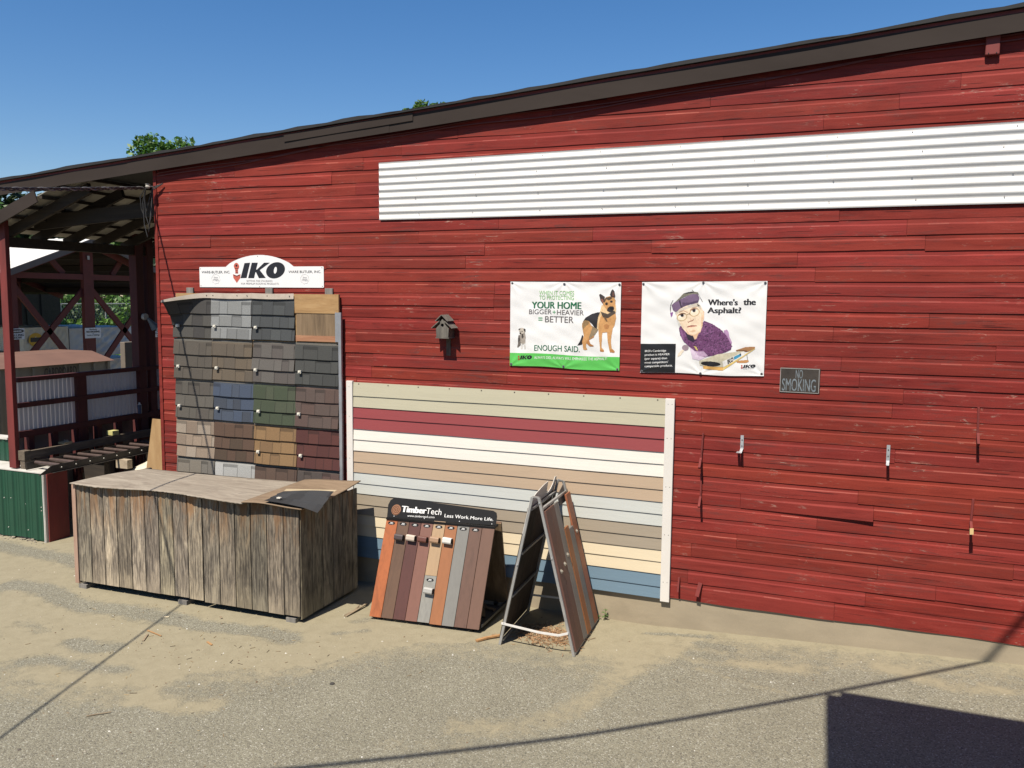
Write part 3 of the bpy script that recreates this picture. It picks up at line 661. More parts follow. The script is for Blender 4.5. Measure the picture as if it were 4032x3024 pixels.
# ------------------------------------------------------------------ printed colours
inkm = lambda n, c, r=0.5: mat('ink_'+n, c, r, var=0.02)
BLACK = inkm('black', (0.012, 0.012, 0.016)); REDI = inkm('red', (0.42, 0.045, 0.03)); INKW = inkm('white', (0.82, 0.82, 0.8))
def L_(poly, cx=0): return poly
LOGO_I = [(870, 228), (958, 222), (900, 462), (805, 465)]
LOGO_K = [(985, 222), (1080, 222), (1052, 330), (1066, 330), (1180, 222), (1270, 222), (1110, 338), (1205, 462), (1095, 465), (1050, 372), (1040, 372), (1020, 465), (925, 465)]
def sl_ell(cx, cy, rx, ry, s, n=40): return [(cx+rx*math.cos(t)-s*ry*math.sin(t), cy+ry*math.sin(t)) for t in [2*math.pi*k/n for k in range(n)]]
def logo(mbk, mbr, mbo, tr, O, out, warp=None):
    """the slanted three letter roofing mark with its trowel; tr maps drawing px to metres on the sheet"""
    O = Vector(O)
    def put(mb, P, z, mi=0):
        Q = [tr(*p) for p in P]; t = tessellate_polygon([[Vector((a, b, 0)) for a, b in Q]])
        vs = [O+Vector((a, -z, b))+(Vector(warp(a, b)) if warp else Vector()) for a, b in Q]; mb.add(vs, [tuple(f) for f in t], mi)
    put(mbk, LOGO_I, out); put(mbk, LOGO_K, out)
    A = sl_ell(1358, 342, 146, 128, 0.22); B = sl_ell(1355, 340, 24, 54, 0.12); n = len(A)
    Q = [tr(*p) for p in A+B]; vs = [O+Vector((a, -out, b))+(Vector(warp(a, b)) if warp else Vector()) for a, b in Q]
    mbk.add(vs, [(i, (i+1) % n, (i+1) % n+n, i+n) for i in range(n)])
    put(mbr, [(685, 402), (745, 425), (805, 402), (800, 462), (745, 540), (692, 462)], out)
    put(mbr, [(724, 392), (768, 392), (764, 335), (782, 300), (786, 270), (768, 238), (752, 224), (730, 224), (710, 240), (698, 272), (708, 306), (722, 340)], out)
    for P in ([(700, 410), (745, 428), (790, 410), (796, 418), (745, 440), (694, 418)], [(726, 372), (766, 372), (766, 378), (726, 378)], [(724, 345), (766, 345), (766, 351), (724, 351)], [(716, 310), (774, 310), (770, 317), (720, 317)], ell(742, 268, 16, 18, 10)):
        put(mbo, P, out+0.0008)
# ---- arched shop sign
sg = thing('roofing_sign', 'white arched metal sign with bold black slanted lettering and red trowel above the shingle board', 'sign', (-6.76, -0.03, 3.5))
pts = [(-7.675, 3.502), (-5.84, 3.502), (-5.832, 3.51), (-5.832, 3.744), (-5.84, 3.752), (-6.256, 3.752)]
for i in range(1, 16):
    t = i/16; x = -6.256+(-7.264+6.256)*t; pts.append((x, 3.752+0.142*(math.sin(math.pi*t))**0.72))
pts += [(-7.264, 3.752), (-7.667, 3.752), (-7.675, 3.744)]
MB().prism(pts, (0, -0.026, 0), UX, UZ, 0.0, 0.003).build('sign_plate', mat('sign_white', (0.84, 0.84, 0.83), 0.4, var=0.02), sg)
hs_ = homog([(155, 608), (2112, 615), (2110, 280), (150, 290)])
def ms_(x, y): u, v = hs_(x, y); return -7.675+1.843*u, 3.502+0.25*v
mbk, mbr, mbo = MB(), MB(), MB(); logo(mbk, mbr, mbo, ms_, (0, 0, 0), 0.0305)
def tx(mb, s, a, b, c, d, **k):
    x0, z0 = ms_(a, d); x1, z1 = ms_(b, c); text(mb, s, (0, -0.0305, 0), UX, UZ, x0, x1, z0, z1, 0.0, **k)
tx(mbk, 'WARE-BUTLER, INC.', 187, 640, 350, 396, bold=0.012); tx(mbk, 'WARE BUTLER, INC.', 1560, 2070, 345, 390, bold=0.012)
mbk.each('lettering', BLACK, sg, fix=False); mbr.build('trowel_emblem', inkm('trowel_red', (0.52, 0.11, 0.07)), sg, fix=False); mbo.build('emblem_lines', BLACK, sg, fix=False)
mb = MB(); tx(mb, 'SETTING THE STANDARD', 900, 1308, 495, 525); tx(mb, 'FOR PREMIUM ROOFING PRODUCTS', 815, 1408, 540, 568)
for cx, cy in ((412, 480), (1815, 480)):
    tx(mb, 'Since', cx-30, cx+30, cy-38, cy-14); tx(mb, '1925', cx-40, cx+42, cy-4, cy+30, bold=0.01)
    P = [ms_(*q) for q in [(cx+(64+5*math.sin(8*t))*math.cos(t), cy+(74+5*math.sin(8*t))*math.sin(t)) for t in np.linspace(0, 2*math.pi, 49)]]
    mb.tube([(a, -0.0297, b) for a, b in P], 0.0010, 4)
mb.each('small_print', inkm('grey', (0.25, 0.24, 0.25)), sg, fix=False)
mb = MB()
for q in [(167, 316), (2084, 300), (2088, 593), (174, 585), (1078, 120), (1106, 597)]:
    x, z = ms_(*q); mb.tube([(x, -0.029, z), (x, -0.032, z)], 0.005, 8)
mb.each('screw', mat('steel_screw', (0.3, 0.3, 0.3), 0.4, metal=0.6), sg)

# ---- vinyl banners
def banner(nm, label, x0, x1, zt0, zt1, zb0, zb1, seed, bands, name='vinyl_banner'):
    """returns thing, wrinkled sheet functions: pos in metres a (0..1.2) b (-0.9..0)"""
    t = thing(name, label, 'banner', ((x0+x1)/2, -0.03, zb0))
    rg = random.Random(seed)
    ph = [rg.uniform(0, 6) for _ in range(6)]
    def warp(a, b):
        u, v = a/1.2, -b/0.9
        e = 0.004*math.sin(5.5*(u*0.8+v)+ph[0])+0.003*math.sin(11*(u-v*0.6)+ph[1])+0.0016*math.sin(26*(v+0.35*u)+ph[2])+0.0010*math.sin(43*(u*0.7-v)+ph[3])
        for cu, cv in ((0, 0), (0.5, 0), (1, 0), (0, 1), (0.5, 1), (1, 1)):
            r = math.hypot(u-cu, (v-cv)); an = math.atan2(v-cv, u-cu)
            e += 0.005*math.exp(-r*5)*math.sin(an*9+ph[4]+cu*5)
        e *= 0.72*min(1, 14*min(u+0.03, 1.03-u, v+0.03, 1.03-v))
        # true corners of the sheet on the wall
        X = x0+(x1-x0)*u; top = zt0+(zt1-zt0)*u; bot = zb0+(zb1-zb0)*u+0.010*math.sin(u*math.pi*2)*math.sin(u*math.pi)
        return (X-a, -0.036-e-0.006*math.sin(u*math.pi)*math.sin(v*math.pi), top+(bot-top)*v-b)
    return t, warp
O0 = (0, 0, 0)
vin = mat('vinyl_white', (0.80, 0.80, 0.79), 0.42, var=0.02)
bt, wp = banner('vinyl_banner', 'white vinyl banner with a large shepherd dog and green bottom band', -3.458, -2.240, 3.577, 3.571, 2.672, 2.667, 3, None)
def wp1(a, b): return wp(a, b)
grn = mat('vinyl_green', W(100, 205, 95), 0.42, var=0.03)
mb = MB(); G_ = lambda u, v: (lambda a, b: tuple(Vector((a, 0, b))+Vector(wp(a, b))))(1.2*u, -0.9*v)
mb.grid(120, 84, G_); o = mb.build('sheet', vin, bt, smooth=True, fix=False)
gb = MB(); gb.grid(120, 14, lambda u, v: tuple(Vector((1.2*u, 0, -0.9*(0.845+0.155*v)))+Vector(wp(1.2*u, -0.9*(0.845+0.155*v)))+Vector((0, -0.0012, 0)))); gb.build('green_band', grn, bt, smooth=True, fix=False)
hb = homog([(75, 85), (1957, 87), (1900, 1603), (52, 1527)])
def m1(x, y): u, v = hb(x, y); return 1.2*u, -0.9*v
def tb(mb, s, a, b, c, d, fn=m1, warp=wp1, **k):
    (xa, z1), (xb, z2) = fn(a, c), fn(b, c); (xc, z0) = fn(a, d)
    text(mb, s, O0, UX, UZ, (xa+xc)/2, xb, z0, z1, 0.0022, warp=warp, rise=z2-z1, **k)
dg = inkm('dark_green', W(20, 110, 70)); lg = inkm('light_green', W(140, 205, 120)); gy = inkm('warm_grey', W(110, 105, 105)); mg = inkm('mid_green', W(70, 175, 105))
mb = MB(); tb(mb, 'WHEN IT COMES', 560, 1155, 240, 312); tb(mb, 'TO PROTECTING', 560, 1150, 322, 394); mb.each('lettering', lg, bt, fix=False)
mb = MB(); tb(mb, 'YOUR HOME', 430, 1280, 430, 545, bold=0.035); tb(mb, 'ENOUGH SAID.', 470, 1240, 1180, 1278, bold=0.02); mb.each('lettering', dg, bt, fix=False)
mb = MB(); tb(mb, 'BIGGER', 387, 770, 562, 645, bold=0.015); tb(mb, 'HEAVIER', 860, 1318, 568, 652, bold=0.015); tb(mb, 'BETTER', 655, 1145, 680, 785, bold=0.02); mb.each('lettering', gy, bt, fix=False)
mb = MB(); tb(mb, '+', 785, 840, 580, 635, bold=0.02); tb(mb, '=', 542, 612, 705, 755, bold=0.02); mb.each('lettering', mg, bt, fix=False)
mb = MB(); tb(mb, 'ALWAYS DID, ALWAYS WILL EMPHASIZE THE ASPHALT!', 468, 1698, 1372, 1425); mb.build('lettering', INKW, bt, fix=False)
hl = homog([(685, 222), (1512, 222), (1512, 540), (685, 540)], [(188, 1355), (432, 1357), (432, 1442), (188, 1440)])
trl = lambda x, y: m1(*hl(x, y))
a_, b_, c_ = MB(), MB(), MB(); logo(a_, b_, c_, trl, O0, 0.0024, wp1); a_.build('logo', BLACK, bt, fix=False); b_.build('logo_trowel', REDI, bt, fix=False)
TAN = W(214, 160, 100); TAN2 = W(188, 130, 75); DK = W(38, 34, 36); GRY = W(150, 130, 100); LT = W(235, 200, 150)
dog = [([(1200, 1168), (1240, 1105), (1262, 1060), (1285, 985), (1305, 1010), (1292, 1100), (1282, 1150), (1240, 1160)], DK, .2),
 ([(1350, 1100), (1420, 980), (1505, 960), (1480, 1030), (1400, 1075), (1425, 1140), (1478, 1168), (1470, 1186), (1410, 1180), (1345, 1120)], TAN2, .12),
 ([(1430, 820), (1560, 890), (1545, 925), (1500, 990), (1400, 1060), (1415, 950)], GRY, .3),
 ([(1290, 790), (1330, 720), (1400, 740), (1460, 860), (1430, 950), (1400, 1030), (1360, 1100), (1345, 1190), (1368, 1235), (1330, 1246), (1300, 1235), (1285, 1100), (1312, 1000), (1300, 920), (1288, 850)], TAN, .14),
 ([(1290, 800), (1330, 720), (1400, 740), (1400, 800), (1340, 850), (1300, 900)], W(150, 120, 80), .35),
 ([(1600, 585), (1850, 600), (1862, 700), (1832, 830), (1790, 900), (1740, 940), (1640, 952), (1570, 900), (1540, 800), (1560, 680)], TAN, .14),
 ([(1298, 765), (1350, 690), (1450, 630), (1560, 600), (1605, 600), (1562, 680), (1545, 790), (1535, 885), (1500, 865), (1455, 800), (1400, 750), (1340, 735)], DK, .2),
 ([(1605, 570), (1560, 690), (1545, 800), (1538, 880), (1560, 900), (1572, 780), (1600, 680), (1640, 620)], LT, .15),
 ([(1560, 890), (1660, 900), (1625, 960), (1615, 1100), (1610, 1205), (1650, 1250), (1645, 1278), (1585, 1272), (1582, 1200), (1570, 1050)], TAN, .12),
 ([(1705, 940), (1805, 870), (1780, 1000), (1768, 1110), (1778, 1220), (1830, 1275), (1820, 1296), (1750, 1292), (1735, 1230), (1715, 1100)], TAN, .12),
 ([(1580, 1235), (1650, 1250), (1645, 1278), (1585, 1272)], TAN2, .2), ([(1740, 1240), (1800, 1250), (1830, 1275), (1820, 1296), (1750, 1292)], TAN2, .2),
 ([(1620, 480), (1862, 480), (1862, 610), (1720, 665), (1590, 590)], LT, .2),
 ([(1600, 590), (1720, 632), (1835, 570), (1855, 620), (1725, 705), (1640, 690)], W(80, 66, 52), .3), ([(1650, 690), (1700, 770), (1720, 760), (1690, 690)], W(120, 90, 60), .3),
 ([(1650, 830), (1700, 800), (1750, 830), (1720, 900), (1670, 890)], TAN2, .4),
 ([(1650, 385), (1700, 340), (1760, 325), (1830, 340), (1858, 400), (1850, 480), (1830, 560), (1780, 605), (1720, 592), (1690, 540), (1640, 470)], TAN, .15),
 ([(1648, 420), (1690, 350), (1800, 330), (1790, 375), (1740, 400), (1700, 380), (1670, 440)], W(90, 70, 50), .35),
 ([(1578, 300), (1602, 286), (1675, 335), (1665, 400), (1640, 458), (1600, 400)], W(60, 48, 44), .3), ([(1602, 380), (1640, 455), (1655, 400), (1630, 370)], W(150, 95, 75), .2),
 ([(1762, 300), (1785, 230), (1812, 203), (1842, 240), (1856, 330), (1842, 352), (1790, 345)], W(55, 45, 42), .3), ([(1800, 330), (1810, 260), (1830, 260), (1845, 330)], W(110, 75, 62), .2),
 (ell(1703, 458, 24, 26, 12), W(60, 48, 38), .2), (ell(1785, 420, 24, 22, 12), W(60, 48, 38), .2), (ell(1704, 462, 10, 10, 8), W(15, 12, 12), 0), (ell(1786, 424, 10, 10, 8), W(15, 12, 12), 0),
 ([(1705, 575), (1720, 530), (1760, 498), (1822, 505), (1832, 550), (1800, 602), (1750, 605)], W(45, 38, 36), .2), (ell(1788, 540, 30, 24, 14), W(12, 12, 14), 0)]
mb = MB(); paint(mb, dog, lambda x, y: m1(x, y), 0.70, 1.19, -0.76, -0.05, 0.0028, O0, UX, UZ, 0.0022, wp1, 3); mb.build('shepherd_dog_picture', colmat('printed_picture', 0.5, 0.03, 200), bt, fix=False)
pup = [([(205, 1000), (235, 1010), (260, 1080), (250, 1160), (195, 1215), (175, 1215), (190, 1160), (195, 1060)], W(120, 112, 104), .35), ([(235, 960), (310, 950), (325, 1040), (320, 1130), (310, 1160), (240, 1160), (225, 1040)], W(170, 160, 148), .35),
 ([(240, 1150), (270, 1150), (268, 1240), (240, 1245)], W(225, 222, 215), .1), ([(290, 1150), (315, 1150), (325, 1240), (300, 1245)], W(225, 222, 215), .1),
 (ell(262, 930, 50, 50, 14), W(205, 195, 180), .2), ([(200, 915), (210, 895), (240, 893), (232, 915)], DK, .1), ([(288, 905), (300, 893), (325, 905), (322, 955), (300, 940)], DK, .1),
 (ell(235, 975, 16, 18, 10), W(60, 50, 45), .2), (ell(265, 945, 10, 8, 8), DK, .1), (ell(235, 940, 8, 7, 8), DK, .1), ([(255, 990), (285, 985), (290, 1040), (270, 1070), (255, 1040)], W(70, 62, 55), .3), ([(200, 1050), (225, 1040), (235, 1090), (200, 1130)], W(80, 74, 70), .3)]
mb = MB(); paint(mb, pup, m1, 0.06, 0.20, -0.74, -0.46, 0.0034, O0, UX, UZ, 0.0022, wp1, 5); mb.build('small_dog_picture', colmat('printed_picture'), bt, fix=False)
def grommets(t, warp, f, pts):
    mb = MB(); mr_ = MB()
    for x, y in pts:
        a, b = f(x, y); q = Vector((a, 0, b))+Vector(warp(a, b))
        mr_.tube([q+Vector((0, 0.0005, 0)), q+Vector((0, -0.004, 0))], 0.013, 12); mb.tube([q+Vector((0, -0.003, 0)), q+Vector((0, -0.008, 0))], 0.0075, 8)
    mr_.each('grommet', mat('brass_ring', (0.32, 0.33, 0.36), 0.4, metal=0.7), t); mb.each('screw', mat('dull_screw', (0.10, 0.09, 0.08), 0.5, metal=0.6), t)
grommets(bt, wp1, m1, [(105, 112), (990, 122), (1928, 124), (76, 1497), (960, 1535), (1868, 1580)])

bt2, wq = banner('vinyl_banner', 'white vinyl banner with a frowning woman in a purple cape and black text box', -2.022, -0.803, 3.575, 3.587, 2.658, 2.671, 8, None)
mb = MB(); mb.grid(120, 84, lambda u, v: tuple(Vector((1.2*u, 0, -0.9*v))+Vector(wq(1.2*u, -0.9*v)))); mb.build('sheet', vin, bt2, smooth=True, fix=False)
hb2 = homog([(125, 83), (2073, 68), (2012, 1543), (90, 1465)])
def m2(x, y): u, v = hb2(x, y); return 1.2*u, -0.9*v
mb = MB(); mb.grid(36, 30, lambda u, v: (lambda a, b: tuple(Vector((a, -0.0015, b))+Vector(wq(a, b))))(0.353*u, -0.9*(0.68+0.318*v))); mb.build('text_box', inkm('vinyl_black', (0.014, 0.014, 0.016), 0.35), bt2, smooth=True, fix=False)
mb = MB()
for s, a, b, c, d in [("Where's", 1140, 1612, 345, 437), ("the", 1695, 1895, 342, 437), ("Asphalt?", 1132, 1665, 472, 585)]: tb(mb, s, a, b, c, d, fn=m2, warp=wq, bold=0.05)
mb.each('lettering', BLACK, bt2, fix=False)
mb = MB()
for s, a, b, c, d in [("IKO's Cambridge", 167, 493, 1122, 1165), ("product is HEAVIER", 165, 548, 1182, 1222), ("(per square) than", 163, 508, 1240, 1282), ("most competitors'", 163, 525, 1298, 1340), ("comparable products.", 161, 594, 1355, 1398)]: tb(mb, s, a, b, c, d, fn=m2, warp=wq, bold=0.02)
mb.each('lettering', INKW, bt2, fix=False)
hl2 = homog([(685, 222), (1512, 222), (1512, 540), (685, 540)], [(1652, 1358), (1885, 1360), (1885, 1422), (1652, 1420)])
a_, b_, c_ = MB(), MB(), MB(); logo(a_, b_, c_, lambda x, y: m2(*hl2(x, y)), O0, 0.0026, wq)
tb(a_, 'Setting the Standard', 1690, 1862, 1413, 1430, fn=m2, warp=wq)
a_.build('logo', BLACK, bt2, fix=False); b_.build('logo_trowel', REDI, bt2, fix=False)
PU = W(112, 64, 108); PU2 = W(140, 92, 138); SK = W(250, 226, 196); SK2 = W(235, 196, 160); HT = W(124, 100, 130)
def dots(P, c, n, r, seed):
    rg = random.Random(seed); xs_ = [p[0] for p in P]; ys_ = [p[1] for p in P]; out = []
    while len(out) < n:
        x, y = rg.uniform(min(xs_), max(xs_)), rg.uniform(min(ys_), max(ys_))
        if inpoly(np.array([x]), np.array([y]), P)[0]: out.append((ell(x, y, r, r*0.5, 6, -0.6), c, .2))
    return out
CAPE = [(690, 800), (712, 765), (760, 780), (830, 900), (940, 965), (1080, 678), (1200, 722), (1330, 800), (1430, 900), (1485, 1000), (1515, 1060), (1500, 1122), (1400, 1165), (1250, 1205), (1100, 1235), (1010, 1225), (940, 1150), (850, 1085), (760, 1000), (710, 900)]
lady = [([(740, 1130), (680, 1190), (665, 1245), (715, 1220), (775, 1140)], W(248, 232, 210), .03), (ell(790, 1100, 52, 45, 14), W(160, 140, 150), .12),
 ([(850, 1060), (1000, 1100), (1120, 1230), (1010, 1290), (900, 1270)], W(225, 205, 225), .06),
 ([(1385, 825), (1440, 812), (1465, 850), (1475, 920), (1518, 1010), (1490, 1080), (1430, 930)], W(190, 150, 190), .12), (CAPE, PU, .38)] + dots(CAPE, W(60, 30, 66), 190, 13, 4) + dots(CAPE, PU2, 190, 12, 6) + [
 ([(940, 1150), (1080, 1150), (1150, 1225), (1010, 1230)], W(196, 165, 195), .15), ([(700, 800), (740, 830), (780, 990), (740, 960)], PU2, .2),
 ([(790, 865), (900, 905), (945, 970), (905, 1010), (830, 975)], W(42, 28, 48), .1), ([(920, 1070), (960, 1080), (990, 1140), (960, 1130)], W(220, 200, 120), .15),
 ([(895, 890), (1010, 840), (965, 955), (935, 972), (918, 930)], SK2, .03),
 ([(1052, 505), (1085, 545), (1082, 650), (1060, 690), (1045, 600)], SK2, .05), ([(650, 640), (690, 640), (712, 760), (690, 770)], W(225, 222, 215), .08),
 ([(640, 580), (700, 500), (800, 450), (990, 430), (1045, 480), (1072, 560), (1066, 680), (1055, 770), (1020, 850), (960, 900), (900, 908), (820, 880), (745, 800), (695, 700)], SK, .02),
 ([(790, 800), (860, 890), (940, 895), (1020, 840), (1050, 760), (1030, 850), (960, 905), (890, 912), (820, 885)], SK2, .04), ([(1045, 560), (1066, 600), (1060, 740), (1035, 800)], SK2, .04),
 ([(870, 440), (980, 400), (1030, 450), (1040, 520), (990, 470), (880, 480), (760, 520), (650, 600), (630, 560), (740, 490)], W(212, 202, 186), .15),
 ([(970, 415), (1000, 440), (1020, 455), (985, 460)], W(50, 45, 45), .1),
 ([(578, 440), (640, 385), (760, 330), (900, 262), (985, 272), (1010, 330), (985, 405), (860, 430), (740, 480), (640, 548), (600, 520)], HT, .16),
 ([(690, 372), (712, 362), (728, 430), (748, 482), (724, 490), (705, 430)], W(60, 48, 62), .1), ([(740, 400), (860, 400), (1000, 360), (985, 400), (860, 428), (745, 478)], W(88, 68, 96), .12),
 ([(625, 400), (700, 330), (760, 262), (830, 240), (900, 228), (985, 240), (1000, 275), (900, 268), (830, 292), (740, 330), (660, 388)], W(128, 124, 108), .45),
 ([(760, 262), (830, 240), (900, 232), (960, 238), (900, 252), (830, 262)], W(48, 44, 44), .2), ([(890, 206), (896, 203), (930, 236), (922, 240)], W(80, 76, 70), .1),
 ([(552, 500), (562, 430), (600, 360), (606, 364), (570, 436), (562, 560)], W(70, 62, 70), .1), ([(555, 560), (600, 545), (590, 600), (570, 628)], W(150, 90, 160), .1), ([(1000, 280), (1040, 350), (1062, 390), (1054, 392), (1030, 350)], W(110, 104, 104), .1),
 (ell(740, 625, 82, 62, 22, -0.35), W(178, 150, 92), .03), (ell(740, 625, 72, 52, 22, -0.35), W(250, 230, 202), .02), (ell(935, 553, 80, 62, 22, -0.35), W(178, 150, 92), .03), (ell(935, 553, 70, 52, 22, -0.35), W(250, 230, 202), .02),
 ([(815, 585), (858, 565), (872, 592), (864, 598), (852, 580), (818, 596)], W(120, 95, 60), .05),
 (ell(735, 603, 42, 24, 14, -0.35), W(248, 240, 230), .02), (ell(926, 527, 42, 24, 14, -0.35), W(248, 240, 230), .02), (ell(741, 598, 27, 27, 12), W(26, 16, 16), .05), (ell(925, 524, 27, 27, 12), W(26, 16, 16), .05),
 ([(680, 592), (740, 562), (800, 572), (790, 584), (740, 577), (690, 606)], W(112, 74, 56), .05), ([(872, 514), (920, 488), (985, 492), (978, 506), (922, 502), (880, 528)], W(112, 74, 56), .05), ([(690, 545), (760, 520), (830, 548), (828, 560), (760, 534), (694, 560)], W(190, 150, 120), .05), ([(858, 520), (900, 480), (970, 462), (972, 474), (905, 494), (866, 530)], W(190, 150, 120), .05),
 ([(820, 690), (838, 700), (870, 682), (905, 672), (916, 650), (922, 672), (900, 688), (868, 696), (838, 714)], W(150, 80, 58), .08), ([(870, 640), (885, 660), (880, 672), (866, 668)], SK2, .04),
 ([(812, 785), (830, 765), (890, 750), (960, 752), (978, 764), (930, 772), (880, 779), (828, 786)], W(150, 70, 58), .06), ([(830, 778), (960, 765), (930, 778), (860, 790)], W(240, 195, 165), .04), ([(850, 850), (930, 820), (960, 840), (900, 860)], SK2, .03),
 # pack of shingles on a wooden stand
 ([(1580, 1128), (1730, 1084), (1876, 1084), (1874, 1108), (1756, 1160), (1580, 1140)], W(180, 132, 88), .08), ([(1580, 1128), (1700, 1128), (1750, 1140), (1756, 1160), (1590, 1146)], W(130, 90, 58), .08),
 ([(1590, 1292), (1770, 1285), (1778, 1315), (1735, 1330), (1590, 1322)], W(205, 150, 92), .06), ([(1742, 1205), (1752, 1200), (1764, 1288), (1754, 1290)], W(150, 150, 150), .05),
 ([(1380, 1392), (1875, 1108), (1872, 1124), (1372, 1437)], W(232, 202, 120), .04), ([(1062, 1372), (1380, 1388), (1370, 1438), (1068, 1418)], W(220, 172, 96), .05),
 ([(1002, 1300), (1290, 1190), (1620, 1148), (1705, 1148), (1370, 1308), (1360, 1300)], W(214, 206, 180), .05), ([(1002, 1302), (1364, 1296), (1386, 1384), (1015, 1370)], W(206, 200, 180), .06), (ell(1184, 1338, 154, 38, 26, 0.04), W(24, 22, 26), .1),
 ([(1366, 1300), (1705, 1148), (1716, 1205), (1384, 1386)], W(244, 242, 238), .02), ([(1542, 1232), (1652, 1180), (1660, 1222), (1550, 1280)], W(70, 160, 200), .08), ([(1634, 1188), (1656, 1178), (1661, 1208), (1638, 1220)], W(40, 60, 80), .1)]
mb = MB(); paint(mb, lady, m2, 0.25, 1.12, -0.88, -0.06, 0.0027, O0, UX, UZ, 0.0022, wq, 9); mb.build('woman_picture', colmat('printed_picture'), bt2, fix=False)
mb = MB(); hk = homog([(0, 0), (1, 0), (1, 1), (0, 1)], [(1440, 1275), (1535, 1228), (1540, 1290), (1448, 1340)])
v_, f_ = font2d('IKO', 0.05); ax = max(a for a, b in v_); ay = max(b for a, b in v_)
mb.add([(lambda q: Vector((q[0], -0.0032, q[1]))+Vector(wq(*q)))(m2(*hk(a/ax, 1-b/ay))) for a, b in v_], f_); mb.build('pack_lettering', BLACK, bt2, fix=False)
grommets(bt2, wq, m2, [(145, 115), (1070, 95), (2040, 97), (115, 1445), (1022, 1490), (1977, 1508)])

# ---- no smoking plate
ns = thing('no_smoking_sign', 'small dark metal plate reading NO SMOKING in faded pale letters on the red wall', 'sign', (-0.47, -0.02, 2.52))
NX0, NX1, NZ0, NZ1 = -0.652, -0.288, 2.52, 2.762
MB().box(NX0, NX1, -0.029, -0.024, NZ0, NZ1).build('plate', mat('rusty_dark_plate', (0.055, 0.045, 0.037), 0.5, metal=0.2, var=0.3, sc=9, dirt=(0.10, 0.085, 0.07)), ns, bevel=0.002)
hn = homog([(250, 1310), (1840, 1370), (1885, 290), (285, 235)])
def m3_(x, y): u, v = hn(x, y); return NX0+(NX1-NX0)*u, NZ0+(NZ1-NZ0)*v
fade = mat('faded_silver_ink', (0.17, 0.20, 0.22), 0.5, var=0.4, sc=30, dirt=(0.08, 0.10, 0.11))
mb = MB()
for s, a, b, c, d in [('NO', 905, 1190, 335, 710), ('SMOKING', 360, 1705, 725, 1255)]:
    x0, z1 = m3_(a, (c+d)/2-(d-c)/2); x1, _ = m3_(b, c); _, z0 = m3_((a+b)/2, d); _, z1 = m3_((a+b)/2, c)
    text(mb, s, (0, -0.030, 0), UX, UZ, x0, x1, z0, z1, 0.0, bold=0.010)
mb.each('lettering', fade, ns, fix=False)
mb = MB()
for (a, b) in [((300, 265), (1838, 318)), ((1838, 318), (1800, 1335)), ((265, 1270), (1800, 1335)), ((300, 265), (265, 1270))]:
    p0, p1 = m3_(*a), m3_(*b); mb.bar((p0[0], -0.0295, p0[1]), (p1[0], -0.0295, p1[1]), 0.001, 0.004)
mb.each('border_line', mat('border_ink', (0.42, 0.40, 0.38), 0.5), ns)

# ------------------------------------------------------------------ birdhouse
bh = thing('birdhouse', 'small weathered grey birdhouse with a stepped gable roof mounted on the red wall', 'birdhouse', (-4.2, -0.03, 2.96))
bw = wood('birdhouse_wood', [(0.06, 0.053, 0.045), (0.13, 0.118, 0.10), (0.23, 0.21, 0.175)], 'Z', 9, 7)
yF, yB = -0.175, -0.03; cx = -4.205
front = [(cx-0.072, 2.966), (cx+0.072, 2.966), (cx+0.078, 3.062), (cx+0.036, 3.105), (cx+0.036, 3.125), (cx, 3.166), (cx-0.036, 3.125), (cx-0.036, 3.105), (cx-0.078, 3.062)]
hole = ell(cx, 3.098, 0.019, 0.019, 16)
fr = [[Vector((a, b, 0)) for a, b in front], [Vector((a, b, 0)) for a, b in hole]]
tr_ = tessellate_polygon(fr); allp = front+hole; mb = MB(); nA = len(allp)
mb.add([(a, yF, b) for a, b in allp]+[(a, yF+0.014, b) for a, b in allp], [tuple(t) for t in tr_]+[tuple(i+nA for i in t) for t in tr_]+[(i, (i+1) % 9, (i+1) % 9+nA, i+nA) for i in range(9)]+[(9+i, 9+(i+1) % 16, 9+(i+1) % 16+nA, 9+i+nA) for i in range(16)])
mb.build('front_board', bw, bh)
darkbw = wood('birdhouse_side_wood', [(0.05, 0.035, 0.025), (0.10, 0.07, 0.05), (0.16, 0.12, 0.09)], 'Z', 9, 7)
for s in (-1, 1): MB().box(cx+s*0.070-0.006, cx+s*0.070+0.006, yF+0.015, yB, 2.966, 3.058).build('side_board', darkbw, bh)
MB().box(cx-0.080, cx+0.080, yF-0.004, yB, 2.953, 2.965).build('floor_board', bw, bh)
MB().prism([(cx-0.06, 2.967), (cx+0.06, 2.967), (cx+0.06, 3.06), (cx+0.03, 3.12), (cx-0.03, 3.12), (cx-0.06, 3.06)], (0, 0, 0), UX, UZ, 0.14, 0.143).build('inner_panel', blackm, bh)
for s in (-1, 1):
    mb = MB(); mb.obox((cx+s*0.028, yF-0.018, 3.140), (s*0.095, 0, -0.078), (0, 0.155, 0), (s*0.005, 0, 0.007)); mb.build('lower_roof', bw, bh)
    mb = MB(); mb.obox((cx+s*0.001, yF-0.024, 3.207), (s*0.072, 0, -0.068), (0, 0.165, 0), (s*0.0055, 0, 0.0065)); mb.build('upper_roof', bw, bh)
    MB().box(min(cx+s*0.034, cx+s*0.046), max(cx+s*0.034, cx+s*0.046), yF+0.01, yB, 3.12, 3.165).build('roof_riser', darkbw, bh)
MB().box(cx-0.022, cx+0.030, -0.030, -0.0195, 2.755, 2.952).build('mounting_board', darkbw, bh)

